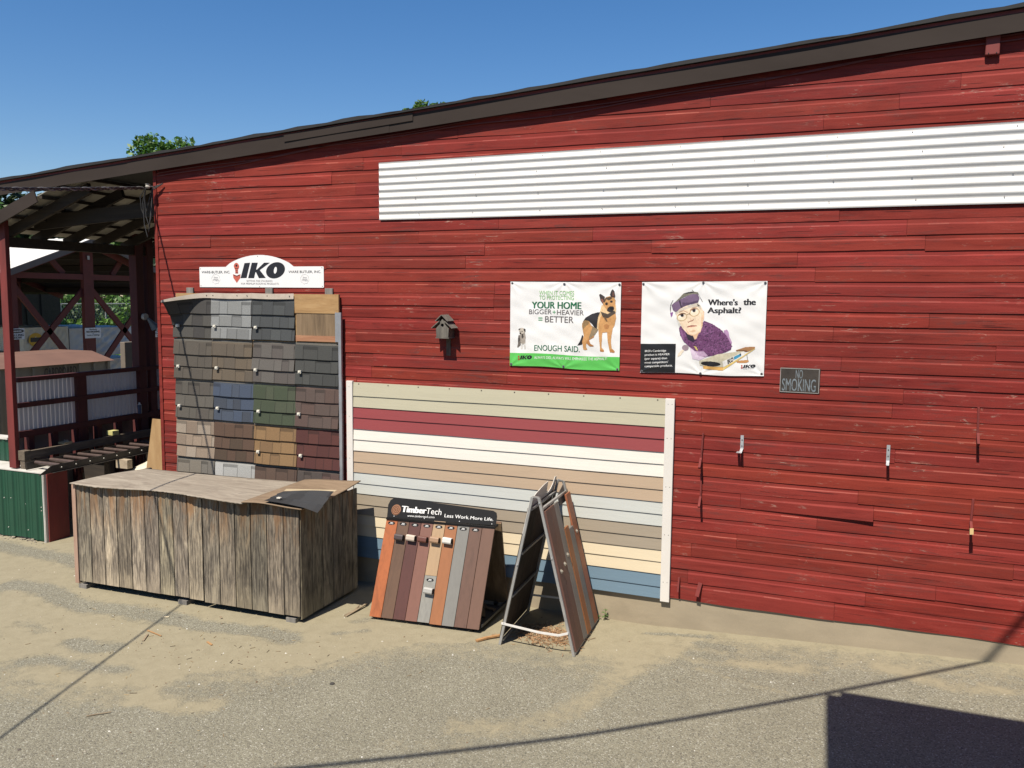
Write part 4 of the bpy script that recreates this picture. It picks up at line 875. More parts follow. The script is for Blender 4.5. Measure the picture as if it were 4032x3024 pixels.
# ------------------------------------------------------------------ hooks and arms on the wall
galv = mat('galvanised_steel', (0.50, 0.52, 0.54), 0.45, metal=0.45, var=0.12, sc=14)
def bracket(x, zt, zb, label, left):
    t = thing('wall_bracket', label, 'bracket', (x, -0.02, zb), 'steel brackets on the red wall')
    MB().box(x-0.015, x+0.015, -0.031, -0.027, zb+0.02, zt).build('plate', galv, t)
    mb = MB(); mb.bar((x, -0.029, zb+0.03), (x-0.004, -0.115, zb+0.0), 0.026, 0.004); mb.build('arm', galv, t)
    if left: MB().box(x-0.043, x-0.016, -0.112, -0.03, zb-0.002, zb+0.002).build('side_tab', galv, t)
    mb = MB()
    for z in (zt-0.045, zt-0.105): mb.tube([(x, -0.030, z), (x, -0.035, z)], 0.006, 6)
    mb.each('bolt', mat('dark_nail', (0.12, 0.10, 0.09)), t)
bracket(-0.985, 2.078, 1.915, 'galvanised steel bracket nearer the striped siding display', True)
bracket(0.336, 2.078, 1.90, 'galvanised steel bracket in the middle of the bare red wall', False)
hwm = wood('red_hook_wood', [(0.10, 0.014, 0.012), (0.17, 0.021, 0.017), (0.24, 0.035, 0.028)], 'Z', 6, 8)
def arm(x, zt, zb, dx, label, tip=None, w_=0.018, dep=0.085, lean_=0.0):
    t = thing('wooden_hook', label, 'wooden hook', (x, -0.02, zb), 'wooden hooks on the red wall')
    mb = MB(); mb.bar((x, -0.032, zt), (x+dx, -0.032, zb+0.07), w_, 0.022, (0, 1, 0)); mb.build('shaft', hwm, t, bevel=0.002)
    mb = MB(); mb.bar((x+dx*1.0, -0.044, zb+0.085), (x+dx+lean_, -0.044-dep, zb), w_*1.25, 0.026); mb.build('peg', hwm, t, bevel=0.002)
    if tip: mb = MB(); mb.obox((x+dx+lean_-0.016, -0.044-dep-0.018, zb-0.008), (0.03, 0, 0.004), (0, 0.018, 0.0), (0, 0.012, 0.05)); mb.build('bare_tip', tip, t)
tipm = mat('bare_pine_tip', (0.50, 0.36, 0.16), 0.8)
arm(-1.366, 2.075, 1.735, -0.012, 'tall thin red wooden hook just right of the siding display, upper of two')
arm(-1.372, 1.66, 1.34, 0.002, 'thin red wooden hook right of the siding display, below the upper one')
arm(1.052, 2.47, 2.15, 0.006, 'red wooden hook high on the wall near the right edge')
arm(1.056, 1.64, 1.345, -0.008, 'red wooden hook with a bare pine tip near the right edge', tipm)
def peg(x, zt, zb, dx, wd, label):
    t = thing('wooden_peg', label, 'wooden peg', (x, -0.02, zb), 'short red pegs low on the wall')
    mb = MB(); mb.bar((x, -0.03, zt), (x-dx, -0.075, zb), wd, 0.024, (0, 1, 0)); mb.build('stick', hwm, t, bevel=0.002)
    mb = MB(); mb.tube([(x, -0.042, zt-0.03), (x, -0.05, zt-0.03)], 0.005, 6); mb.build('nail', mat('dark_nail', (0.12, 0.10, 0.09)), t)
peg(-1.563, 0.565, 0.42, 0.0, 0.018, 'thin upright red peg beside the foot of the white siding trim')
peg(-1.345, 0.535, 0.40, 0.025, 0.04, 'leaning red peg low on the wall just above the concrete')
# ---- utility box under the eave
ub = thing('vent_box', 'small red painted box fixed under the eave at the top right', 'box', (0.985, -0.1, 5.47))
MB().box(0.925, 1.035, -0.068, -0.025, 5.512, 5.72).build('housing', REDW, ub, bevel=0.008)
mb = MB()
for x in (0.95, 1.01): mb.tube([(x, -0.066, 5.525), (x, -0.072, 5.525)], 0.005, 6)
mb.each('screw', blackm, ub)
# ------------------------------------------------------------------ wooden bin
def binmat(name, axis_sc=(1, 1, 1), seed=0.0):
    m, nt, p = nodes(name)
    tc = N(nt, 'ShaderNodeTexCoord'); mp = N(nt, 'ShaderNodeMapping'); mp.inputs['Scale'].default_value = (1, 1, 0.17); mp.inputs['Location'].default_value = (seed, seed, seed)
    nt.links.new(tc.outputs['Object'], mp.inputs[0])
    at = N(nt, 'ShaderNodeAttribute'); at.attribute_name = 'col'
    n1 = noise(nt, mp, 26, 7, 0.7, 0.5); n2 = noise(nt, mp, 5.5, 7, 0.68, 1.6); n3 = noise(nt, mp, 90, 4, 0.6)
    w1 = N(nt, 'ShaderNodeTexWave'); w1.bands_direction = 'X'; w1.inputs['Scale'].default_value = 9; w1.inputs['Distortion'].default_value = 9; w1.inputs['Detail'].default_value = 4; w1.inputs['Detail Scale'].default_value = 1.4
    mp2 = N(nt, 'ShaderNodeMapping'); mp2.inputs['Scale'].default_value = (1, 1, 0.22); nt.links.new(tc.outputs['Object'], mp2.inputs[0]); nt.links.new(mp2.outputs[0], w1.inputs['Vector'])
    g = ramp(nt, n2.outputs[0], [(0.32, (0.060, 0.047, 0.038)), (0.44, (0.115, 0.095, 0.078)), (0.55, (0.165, 0.142, 0.116)), (0.64, (0.42, 0.36, 0.265)), (0.72, (0.13, 0.108, 0.086))]).outputs[0]
    g = mix(nt, 0.42, g, ramp(nt, w1.outputs[0], [(0.1, (0.07, 0.055, 0.042)), (0.7, (0.26, 0.222, 0.178))]).outputs[0])
    g = mix(nt, 0.32, g, ramp(nt, n1.outputs[0], [(0.36, (0.04, 0.032, 0.025)), (0.5, (0.165, 0.142, 0.114)), (0.64, (0.40, 0.345, 0.265))]).outputs[0])
    # orange brown tannin near the top edge, sun bleached foot
    sp = N(nt, 'ShaderNodeSeparateXYZ'); nt.links.new(tc.outputs['Object'], sp.inputs[0])
    mrt = N(nt, 'ShaderNodeMapRange'); nt.links.new(sp.outputs[2], mrt.inputs[0]); mrt.inputs[1].default_value = 0.70; mrt.inputs[2].default_value = 1.18
    nz = N(nt, 'ShaderNodeMath', operation='MULTIPLY'); nt.links.new(mrt.outputs[0], nz.inputs[0]); nt.links.new(ramp(nt, n2.outputs[0], [(0.46, 0.0), (0.58, 1.0)]).outputs[0], nz.inputs[1])
    g = mix(nt, nz.outputs[0], g, (0.20, 0.098, 0.034))
    mrb = N(nt, 'ShaderNodeMapRange'); nt.links.new(sp.outputs[2], mrb.inputs[0]); mrb.inputs[1].default_value = 0.34; mrb.inputs[2].default_value = 0.06; mrb.inputs[3].default_value = 0; mrb.inputs[4].default_value = 0.62
    nb = N(nt, 'ShaderNodeMath', operation='MULTIPLY'); nt.links.new(mrb.outputs[0], nb.inputs[0]); nt.links.new(ramp(nt, n1.outputs[0], [(0.3, 0.4), (0.65, 1.0)]).outputs[0], nb.inputs[1])
    g = mix(nt, nb.outputs[0], g, (0.31, 0.265, 0.195))
    bw_ = N(nt, 'ShaderNodeRGBToBW'); nt.links.new(g, bw_.inputs[0]); g = mix(nt, 1.0, g, ramp(nt, bw_.outputs[0], [(0.07, 0.50), (0.17, 0.90), (0.30, 1.05)]).outputs[0], 'MULTIPLY'); g = mix(nt, 0.12, g, bw_.outputs[0]); g = mix(nt, 1.0, g, (1.08, 1.05, 0.93), 'MULTIPLY'); g = mix(nt, 1.0, g, at.outputs['Color'], 'MULTIPLY'); g = mix(nt, 0.3, g, n3.outputs[0], 'OVERLAY')
    nt.links.new(g, p.inputs['Base Color']); p.inputs['Roughness'].default_value = 0.9
    bump(nt, p, mix(nt, 0.5, n1.outputs[0], n3.outputs[0]), 0.003, 0.7)
    return m
BINM = binmat('weathered_bin_siding'); BINS = binmat('weathered_bin_side', seed=4.2)
blk = blackm
cr = thing('wooden_bin', 'long weathered grey wooden bin with vertical grooved boards and warped plywood lid', 'wooden bin', (-6.7, -0.9, 0.0))
FL, FR, BR_, BL_ = Vector((-8.285, -1.505, 0)), Vector((-5.222, -1.420, 0)), Vector((-5.235, -0.30, 0)), Vector((-8.25, -0.36, 0))
ztf = 1.235
def grooved(name, A, B, z0, z1, cuts, mt, parent, th=0.02, seed=1):
    """plywood siding with vertical grooves between A and B (plan points)"""
    d = (B-A); L = d.length; u = d.normalized(); nrm = Vector((u.y, -u.x, 0)); rg = random.Random(seed); mb = MB()
    for a, b in zip(cuts[:-1], cuts[1:]):
        t = rg.uniform(0.85, 1.35); c = (t, t*rg.uniform(0.97, 1.02), t*rg.uniform(0.94, 1.03))
        if rg.random() < 0.25: c = tuple(q*1.3 for q in c)
        e0 = rg.uniform(-0.004, 0.004)
        mb.obox(A+u*(a*L+0.0055)+Vector((0, 0, z0+e0)), u*((b-a)*L-0.011), -nrm*th, Vector((0, 0, z1-z0-e0)), 0, c)
    mb.obox(A+u*0.003-nrm*(th*0.55)+Vector((0, 0, z0+0.006)), u*(L-0.006), -nrm*(th*0.9), Vector((0, 0, z1-z0-0.012)), 0, (0.08, 0.07, 0.06))
    return mb.build(name, mt, parent, bevel=0.0015)
U1 = (FR-FL); cutA = [0.016+0.0645*i for i in range(10)]; cutB = [0.600+0.0665*i for i in range(7)]; cutB[-1] = 0.998
sp_ = FL+U1*0.598
grooved('front_panel', FL, FL+U1, 0.055, ztf-0.005, [0.0]+[], BINM, cr) if False else None
def sub(A, B, a, b): return A+(B-A)*a, A+(B-A)*b
P0, P1 = sub(FL, FR, 0.018, 0.597); grooved('front_panel', P0, P1, 0.085, ztf, [i/9 for i in range(10)], BINM, cr, seed=5)
P0, P1 = sub(FL, FR, 0.600, 1.0); P0 = P0+Vector((0, -0.004, 0)); grooved('front_panel', P0, P1, 0.072, ztf-0.004, [0, 0.175, 0.343, 0.508, 0.672, 0.84, 1.0], BINM, cr, seed=11)
grooved('side_panel', FR+Vector((0.006, 0.012, 0)), BR_+Vector((0.006, 0, 0)), 0.045, 1.215, [0, 0.185, 0.36, 0.54, 0.72, 0.90, 1.0], BINS, cr, seed=8)
grooved('side_panel', BL_, FL+Vector((0, 0.01, 0)), 0.05, 1.215, [0, 0.2, 0.4, 0.6, 0.8, 1.0], BINS, cr, seed=9)
tanw = wood('reddish_edge_board', [(0.25, 0.14, 0.09), (0.38, 0.24, 0.17), (0.48, 0.33, 0.25)], 'Z', 7, 10)
mb = MB(); mb.obox(FL+Vector((-0.012, -0.004, 0.055)), U1*0.0165+Vector((0.006, 0, 0)), (0, 0.03, 0), (0, 0, ztf-0.055)); mb.build('corner_board', tanw, cr, bevel=0.003)
MB().box(FL.x+0.05, FR.x-0.04, -1.36, -0.33, 0.10, 1.18).build('inner_box', mat('dark_backing', (0.04, 0.03, 0.03)), cr)
for t in (0.03, 0.50, 0.96):
    q = FL+U1*t; MB().box(q.x-0.06, q.x+0.06, q.y+0.0, q.y+0.9, -0.02, 0.047).build('skid', greyw, cr)
# plywood lid: warped sheet with ragged overhanging front
m, nt, p = nodes('bleached_plywood_lid')
mp = coords(nt, (0.16, 1, 1)); n1 = noise(nt, mp, 11, 7, 0.7, 0.8); n2 = noise(nt, coords(nt, (0.5, 1, 1)), 2.2, 6, 0.7, 0.8); n3 = noise(nt, mp, 60, 4, 0.6); n4 = noise(nt, coords(nt, (1, 1, 1)), 3.1, 4, 0.6)
g = ramp(nt, n1.outputs[0], [(0.3, (0.19, 0.155, 0.12)), (0.5, (0.275, 0.235, 0.185)), (0.7, (0.37, 0.325, 0.26))]).outputs[0]
g = mix(nt, ramp(nt, n2.outputs[0], [(0.5, 0.0), (0.75, 0.5)]).outputs[0], g, (0.22, 0.165, 0.125)); g = mix(nt, ramp(nt, n4.outputs[0], [(0.63, 0.0), (0.72, 0.55)]).outputs[0], g, (0.12, 0.10, 0.085)); g = mix(nt, 0.3, g, n3.outputs[0], 'OVERLAY')
nt.links.new(g, p.inputs['Base Color']); p.inputs['Roughness'].default_value = 0.9; bump(nt, p, n1.outputs[0], 0.002, 0.7); LID = m
rg = random.Random(3); rag = [rg.uniform(-0.006, 0.006) for _ in range(140)]
def lid(u, v):
    # u left-right, v front(0)-back(1); corners measured on the bin top
    fx = -8.275+(-5.852+8.275)*u; fy = -1.545+0.02*u-0.022*math.sin(u*9)*(1-u*0.3)+rag[int(u*120)]*1.2
    if 0.15 < u < 0.18: fy -= 0.012
    bxx = -8.10+(-5.883+8.10)*u; byy = -0.56+0.16*u
    x = fx+(bxx-fx)*v; y = fy+(byy-fy)*v
    z = 1.250-0.010*math.sin(u*math.pi*2.2+0.3)*(1-v)**2+0.010*math.sin(u*3+v*3)+0.006*math.sin(v*4)
    if u > 0.85: z += 0.02*(u-0.85)*(1-v)
    return (x, y, z)
mb = MB(); mb.grid(120, 24, lid); o = mb.build('lid', LID, cr, smooth=True, fix=False); so_ = o.modifiers.new('thick', 'SOLIDIFY'); so_.thickness = 0.012; so_.offset = -1
# brown plywood sheet lying on the right end
pb = thing('plywood_scrap', 'warped brown plywood sheet lying on the right end of the wooden bin lid', 'plywood sheet', (-5.5, -0.9, 1.24))
brp = wood('brown_plywood', [(0.13, 0.085, 0.05), (0.215, 0.15, 0.092), (0.30, 0.215, 0.14)], 'X', 5, 6)
c4s = [(-5.86, -1.535, 1.262), (-5.155, -1.478, 1.243), (-5.20, -0.27, 1.300), (-5.915, -0.34, 1.262)]
def bil(P, u, v): return tuple(sum(w*P[i][k] for i, w in enumerate(((1-u)*(1-v), u*(1-v), u*v, (1-u)*v))) for k in range(3))
def plyf(u, v):
    x, y, z = bil(c4s, u, v); z += 0.012*math.sin(u*3.1)*(1-v)-0.028*math.sin(v*math.pi)*u+0.006*math.sin(u*6)
    return (x, y, z)
mb = MB(); mb.grid(30, 30, plyf); o = mb.build('plywood_scrap_face', brp, pb, smooth=True, fix=False); o.name = 'sheet'; q_ = o.modifiers.new('thick', 'SOLIDIFY'); q_.thickness = 0.011; q_.offset = -1
# black shingle sample on it
bs = thing('black_shingle', 'black shingle sample with tan header strip lying on the brown plywood', 'shingle', (-5.4, -1.2, 1.28))
c4b = [(-5.585, -1.515, 1.276), (-4.965, -1.465, 1.205), (-5.12, -0.935, 1.296), (-5.66, -1.09, 1.286)]
def shf(u, v):
    x, y, z = bil(c4b, u, v); z += 0.016*max(0, math.sin(u*2.6))-0.03*max(0, u-0.75)*(1-v)*2+0.012; return (x, y, z)
rg = random.Random(2); C = np.ones((30, 40, 3))*0.017
for r_, (a, b) in enumerate(((0, 10), (10, 20), (20, 30))):
    x = rg.randint(-6, 0)
    while x < 40:
        wd = rg.randint(6, 12); k_ = rg.uniform(0.6, 1.9); C[a:b, max(0, x):max(0, x+wd)] = np.array((0.017, 0.018, 0.020))*k_; x += wd
hh = np.array([0.010*(1-((j % 10)/10)) for j in range(30)]+[0])
mb = MB(); mb.grid(40, 30, lambda u, v: (lambda q: (q[0], q[1], q[2]+hh[round(v*30)]))(shf(u, v)), 0, lambda i, j: tuple(C[j, i])); mb.build('shingle', GR, bs, fix=False)
mb = MB(); mb.grid(20, 3, lambda u, v: (lambda q: (q[0], q[1]+0.0, q[2]+0.006+0.012*v))(bil([(-5.655, -1.085, 1.297), (-5.12, -0.93, 1.305), (-5.125, -0.868, 1.30), (-5.665, -1.03, 1.295)], u, v))); mb.build('header_strip', mat('tan_header', (0.42, 0.34, 0.22), 0.8), bs, fix=False)
mb = MB(); mb.box(-5.50, -5.455, -1.42, -1.39, 1.306, 1.318); mb.build('clip', clip, bs)

# ------------------------------------------------------------------ deck board display
A0 = Vector((-4.640, -1.020, 0.045)); B0 = Vector((-3.405, -0.930, 0.062)); A1 = Vector((-4.608, -0.700, 1.035)); B1 = Vector((-3.375, -0.602, 1.042))
dd = thing('deck_board_display', 'tilted rack of coloured deck boards under a black header panel with white lettering', 'display rack', (-4.0, -0.6, 0.0))
Ux = (B0-A0).normalized(); Wd = (B0-A0).length; Vv = (A1-A0); Hh = Vv.length; Vv = Vv.normalized(); Nn = Ux.cross(Vv).normalized()
E_ = lambda r, g, b: lin(r, g, b, 0.60)
deck = [('cedar', E_(206, 116, 62), 'orange cedar deck board'), ('walnut', E_(122, 90, 68), 'walnut brown deck board'), ('rosewood', E_(104, 58, 50), 'dark red brown deck board'), ('rose', E_(152, 104, 88), 'rosy brown deck board'),
        ('sandtan', E_(210, 176, 136), 'pale tan deck board'), ('honey', E_(186, 120, 74), 'honey orange deck board'), ('dove', E_(152, 150, 144), 'grey deck board'), ('coffee', E_(126, 92, 76), 'brown deck board with dark grain'), ('mocha', E_(134, 98, 80), 'plain brown deck board at the right end')]
for i, (n_, c, lb) in enumerate(deck):
    w0, w1 = Wd*i/9+0.002, Wd*(i+1)/9-0.002; g_ = {0: 0.5, 1: 0.35, 2: 0.35, 7: 0.35}.get(i, 0.14)
    mm = wood(n_+'_deck', [tuple(x*(1-g_) for x in c), c, tuple(min(1, x*1.08) for x in c)], 'Z', 7, 14, 0.6, 0.0006)
    top = Hh-0.002
    if i == 4:
        mb = MB(); mb.obox(A0+Ux*w0+Vv*0.47, Ux*(w1-w0), Vv*(top-0.47), -Nn*0.02); lab(mb.build('deck_board', mm, dd, bevel=0.0025), lb+' above the grey offcut')
        mb = MB(); mb.obox(A0+Ux*w0-Vv*0.01, Ux*(w1-w0), Vv*0.478, -Nn*0.02); lab(mb.build('deck_board', wood('silver_deck', [E_(150, 148, 140), E_(170, 168, 160), E_(182, 180, 172)], 'Z', 7, 14, 0.6, 0.0006), dd, bevel=0.0025), 'short light grey deck board offcut')
    else:
        mb = MB(); mb.obox(A0+Ux*w0-Vv*(0.012 if i < 4 else 0.018), Ux*(w1-w0), Vv*top, -Nn*0.02); lab(mb.build('deck_board', mm, dd, bevel=0.0025), lb)
blackp = mat('black_panel', (0.010, 0.010, 0.011), 0.6, var=0.05, spec=0.2)
mb = MB(); mb.obox(A0+Ux*0.01-Nn*0.030, Ux*(Wd-0.02), Vv*Hh, -Nn*0.02); mb.build('front_backing', blackp, dd)
# header
HL, HR = 0.215, 0.150; hp = [(0.004, 0.0), (Wd+0.005, 0.0)]
hp += [(Wd+0.005-0.0, HR-0.055), (Wd-0.008, HR-0.018), (Wd-0.045, HR)]
hp += [(0.09, HL), (0.045, HL-0.006), (0.010, HL-0.035), (-0.008, HL-0.085)]
OH = A0+Vv*Hh-Nn*0.004
mb = MB(); mb.prism(hp, OH, Ux, Vv, 0.0, 0.006); mb.build('header_panel', blackp, dd)
ht = homog([(190, 445), (2003, 612), (2015, 400), (158, 170)], [(0.004, 0), (Wd+0.005, 0), (Wd+0.005, HR-0.04), (-0.008, HL-0.06)])
mb = MB()
def th(s, a, b, c, d, rs, **k):   # c,d: cap and base line px at the left end, rs: px fall over the width
    x0, y1 = ht(a, c); _, y0 = ht(a, d); x1, yr = ht(b, d+rs); text(mb, s, OH, Ux, Vv, x0, x1, y0, y1, 0.0072, rise=yr-y0, **k)
th('Timber', 385, 800, 232, 348, 36, bold=0.06); th('Tech', 792, 1048, 268, 384, 24, bold=0.0)
th('www.timbertech.com', 505, 945, 400, 440, 30); th('Less Work.', 1108, 1532, 382, 448, 40, bold=0.02); th('More Life.', 1552, 1952, 425, 488, 34, bold=0.02)
mb.each('header_lettering', INKW, dd, fix=False)
cxs, cys = ht(306, 310); sxs = 0.055
P = [(cxs+sxs*math.cos(t)*1.0, cys+sxs*1.05*math.sin(t)) for t in np.linspace(0, 2*math.pi, 33)[:-1]]
mb = MB(); mb.prism(P, OH, Ux, Vv, 0.0061, 0.0070); mb.build('spiral_emblem', inkm('emblem_tan', E_(178, 122, 84)), dd)
mb = MB(); mb.tube([OH+Ux*(cxs+sxs*0.93*(t/18.5)*math.cos(t))+Vv*(cys+sxs*0.97*(t/18.5)*math.sin(t))+Nn*0.0072 for t in np.linspace(0.8, 18.5, 110)], 0.0022, 4); mb.build('spiral_line', blackp, dd)
mb = MB()
for x in (0.085, 0.44, 0.84, 1.20): q = OH+Ux*x+Vv*0.014+Nn*0.006; mb.tube([q, q+Nn*0.003], 0.005, 8)
mb.each('header_screw', mat('pale_screw', (0.6, 0.6, 0.6), 0.4), dd)
# oval labels, one on each of the first eight boards and one on the offcut
mw = MB
for i in range(9):
    cxi = (Wd*(i+0.5)/9, Hh-0.062-0.004*i*0) if i < 8 else (Wd*4.5/9, 0.425)
    mb = MB(); mb.prism(ell(cxi[0], cxi[1], 0.041, 0.0185, 24), A0, Ux, Vv, 0.0005, 0.0015); o = mb.build('oval_label', blackp, dd)
    mb = MB(); text(mb, 'COLOR', A0, Ux, Vv, cxi[0]-0.017, cxi[0]+0.017, cxi[1]+0.004, cxi[1]+0.011, 0.0022) if False else None
    for yy, hw in ((0.0075, 0.017), (0.001, 0.013), (-0.0075, 0.022)):
        mb.obox(A0+Ux*(cxi[0]-hw)+Vv*(cxi[1]+yy-0.0017)+Nn*0.0018, Ux*(2*hw), Vv*0.0034, Nn*0.0004)
    mb.build('label_print', INKW, o)
# cut pieces of hand rail on the boards
railp = [(-0.030, 0.0), (-0.034, 0.022), (-0.028, 0.034), (-0.032, 0.046), (-0.018, 0.056), (0.018, 0.058), (0.032, 0.048), (0.028, 0.034), (0.034, 0.022), (0.030, 0.0)]
for (xc, vv, c, lb, sh_) in [(0.150, 0.838, E_(92, 78, 76), 'dark grey rail offcut', 0), (0.287, 0.842, E_(240, 222, 204), 'cream rail offcut', 0), (0.424, 0.838, E_(126, 76, 62), 'brown rail offcut', 0), (0.561, 0.842, E_(196, 158, 124), 'tan rail offcut', 0), (0.702, 0.846, E_(255, 253, 246), 'white rail offcut', 0), (0.585, 0.318, E_(206, 204, 198), 'pale grey rail offcut on the grey board', 0)]:
    q = A0+Ux*xc+Vv*vv+Nn*0.001; mb = MB()
    mb.prism(railp, q, Vv, Nn, 0.0, 0.098)
    o = mb.build('rail_sample', mat('rail_'+lb.split()[0]+lb.split()[1], c, 0.45, var=0.03), dd, bevel=0.002); lab(o, lb)
    mb = MB(); mb.prism([(a*0.72, b*0.82+0.004) for a, b in railp], q+Ux*0.0985, Vv, Nn, 0.0, 0.0) if False else None
    mb.prism([(a*0.78, b*0.86+0.003) for a, b in railp], q+Ux*0.0, Vv, Nn, 0.0985, 0.0995); mb.build('hollow_end', blackm, o)
# rear leaf and frame
RA0 = Vector((-4.66, -0.20, 0.06)); RB0 = Vector((-3.425, -0.115, 0.06)); RA1 = Vector((-4.62, -0.50, 1.03)); RB1 = Vector((-3.385, -0.41, 1.03))
rU = (RB0-RA0).normalized(); rV = (RA1-RA0); rH = rV.length; rV.normalize(); rN = rU.cross(rV).normalized()
for i in range(9):
    c = deck[(i*4+2) % 9][1]; mb = MB(); mb.obox(RA0+rU*(Wd*i/9+0.002), rU*(Wd/9-0.004), rV*rH, -rN*0.02); mb.build('rear_deck_board', wood(deck[(i*4+2) % 9][0]+'_deck', [c, c, c], 'Z'), dd)
mb = MB(); mb.obox(RA0+rN*0.004, rU*Wd, rV*rH, rN*0.012); mb.build('rear_backing', plyg, dd)
for A_, a_off in ((A0, 0.0), (B0, 0.0)):
    R_ = RA0 if A_ is A0 else RB0
    MB().bar(A_-Nn*0.045+Vector((0, 0, 0.02)), R_+rN*0.03+Vector((0, 0, 0.02)), 0.03, 0.03).build('base_rail', mat('dark_steel', (0.06, 0.06, 0.065), 0.5, metal=0.5), dd)
MB().box(-4.60, -3.42, -0.88, -0.22, 0.035, 0.045).build('base_tray', mat('dark_tray', (0.05, 0.045, 0.04), 0.8), dd)
mb = MB(); mb.bar(A1-Nn*0.04, B1-Nn*0.04, 0.12, 0.02); mb.build('top_cap', blackp, dd)
for q in (A0+Ux*0.115, A0+Ux*(Wd-0.10), RA0+rU*0.12, RB0-rU*0.12):
    qq = Vector((q.x, q.y+(0.05 if q.y < -0.5 else -0.05), 0.0)); mb = MB(); mb.tube([qq+Vector((-0.011, 0, 0.028)), qq+Vector((0.011, 0, 0.028))], 0.028, 14)
    o = mb.build('caster', blackp, dd); MB().box(qq.x-0.02, qq.x+0.02, qq.y-0.012, qq.y+0.03, 0.035, 0.062).build('fork', mat('dark_steel', (0.06, 0.06, 0.065)), o)
# small things lying inside the rack
for i, (x0, y0, x1, y1, z) in enumerate([(-3.62, -0.35, -3.50, -0.62, 0.055), (-3.75, -0.30, -3.46, -0.40, 0.052), (-3.9, -0.5, -3.6, -0.3, 0.05)]):
    o = MB().bar((x0, y0, z), (x1, y1, z+0.01), 0.05, 0.015).build('wood_offcut', plyg); tag(o, ['offcut lying lengthwise in the foot of the deck board rack', 'offcut lying across the foot of the deck board rack', 'offcut deep inside the foot of the deck board rack'][i], 'offcut', 'offcuts inside the deck board rack')

# ------------------------------------------------------------------ A-frame stand
af = thing('a_frame_stand', 'tall open aluminium A-frame stand carrying deck boards, seen end on', 'display stand', (-2.74, -0.6, 0.0))
alu = mat('dull_aluminium', (0.46, 0.455, 0.44), 0.42, metal=0.5, var=0.15, sc=8, dirt=(0.25, 0.24, 0.22))
LF0, LF1 = Vector((-3.111, -1.087, 0.0)), Vector((-2.800, -1.055, 1.505)); LB0, LB1 = Vector((-3.165, -0.178, 0.0)), Vector((-2.850, -0.15, 1.495))
RF0, RF1 = Vector((-2.351, -1.071, 0.0)), Vector((-2.735, -1.050, 1.500)); RB0_, RB1_ = Vector((-2.405, -0.095, 0.0)), Vector((-2.80, -0.12, 1.475))
for a, b in ((LF0, LF1), (LB0, LB1), (RF0, RF1), (RB0_, RB1_)): MB().bar(a, b, 0.026, 0.026, (0, 1, 0)).build('leg', alu, af, bevel=0.002)
lerp = lambda a, b, t: a+(b-a)*t
for t in (0.03, 0.33, 0.62, 0.915):
    MB().bar(lerp(LF0, LF1, t)+Vector((0.012, 0.012, 0)), lerp(LB0, LB1, t)+Vector((0.012, -0.012, 0)), 0.02, 0.02).build('crossbar', alu, af)
for t in (0.012, 0.93): MB().bar(lerp(RF0, RF1, t)+Vector((0.004, 0.012, 0)), lerp(RB0_, RB1_, t)+Vector((0.004, -0.012, 0)), 0.022, 0.024).build('crossbar', alu, af)
for t in (0.35, 0.66): MB().bar(lerp(RF0, RF1, t)+Vector((-0.015, 0.012, 0)), lerp(RB0_, RB1_, t)+Vector((-0.015, -0.012, 0)), 0.02, 0.02).build('crossbar', alu, af)
# boards of the left leaf (dark undersides seen from inside)
lU = (LB0-LF0).normalized(); lV = (LF1-LF0).normalized(); lN = lU.cross(lV).normalized()
if lN.x > 0: lN = -lN
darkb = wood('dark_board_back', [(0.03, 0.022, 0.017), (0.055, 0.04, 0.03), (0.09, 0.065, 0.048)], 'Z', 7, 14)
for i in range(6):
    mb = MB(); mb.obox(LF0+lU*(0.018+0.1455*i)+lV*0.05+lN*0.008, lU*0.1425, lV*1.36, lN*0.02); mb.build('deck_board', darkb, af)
rU2 = (RB0_-RF0).normalized(); rV2 = (RF1-RF0).normalized(); rN2 = rV2.cross(rU2).normalized()
if rN2.x < 0: rN2 = -rN2
F_ = lambda r, g, b: lin(r, g, b, 0.95)
bd = [(0.016, 0.150, 1.385, F_(98, 66, 56), 'brown', 'brown deck board next to the front leg'), (0.168, 0.145, 1.385, F_(104, 72, 60), 'brownb', 'second brown deck board'), (0.316, 0.145, 1.385, F_(128, 122, 115), 'grey', 'full height grey deck board'),
      (0.466, 0.145, 1.10, F_(150, 94, 52), 'orange', 'short orange brown deck board'), (0.614, 0.145, 1.06, F_(116, 112, 108), 'dkgrey', 'short grey deck board'), (0.772, 0.160, 1.385, F_(150, 90, 60), 'redcedar', 'full height reddish deck board at the back')]
for a, wd, ht_, c, n_, lb in bd:
    short = ht_ < 1.2
    mb = MB(); mb.obox(RF0+rU2*a+rV2*0.035+rN2*(0.010 if not short else 0.014), rU2*(wd-0.004), rV2*(ht_-0.01), rN2*0.021)
    lab(mb.build('deck_board', wood('aframe_'+n_, [tuple(x*0.78 for x in c), c, tuple(x*1.12 for x in c)], 'Z', 8, 14, 0.6, 0.0006), af, bevel=0.0025), lb)
for a, z in ((0.085, 0.80), (0.235, 0.83), (0.385, 0.88), (0.85, 1.00)):
    q = RF0+rU2*a+rV2*z+rN2*0.031; mb = MB(); mb.tube([q, q+rN2*0.004], 0.022, 14); mb.tube([q+rN2*0.004, q+rN2*0.016], 0.010, 6); mb.build('bolt', mat('zinc_bolt', (0.55, 0.52, 0.45), 0.4, metal=0.6), af)
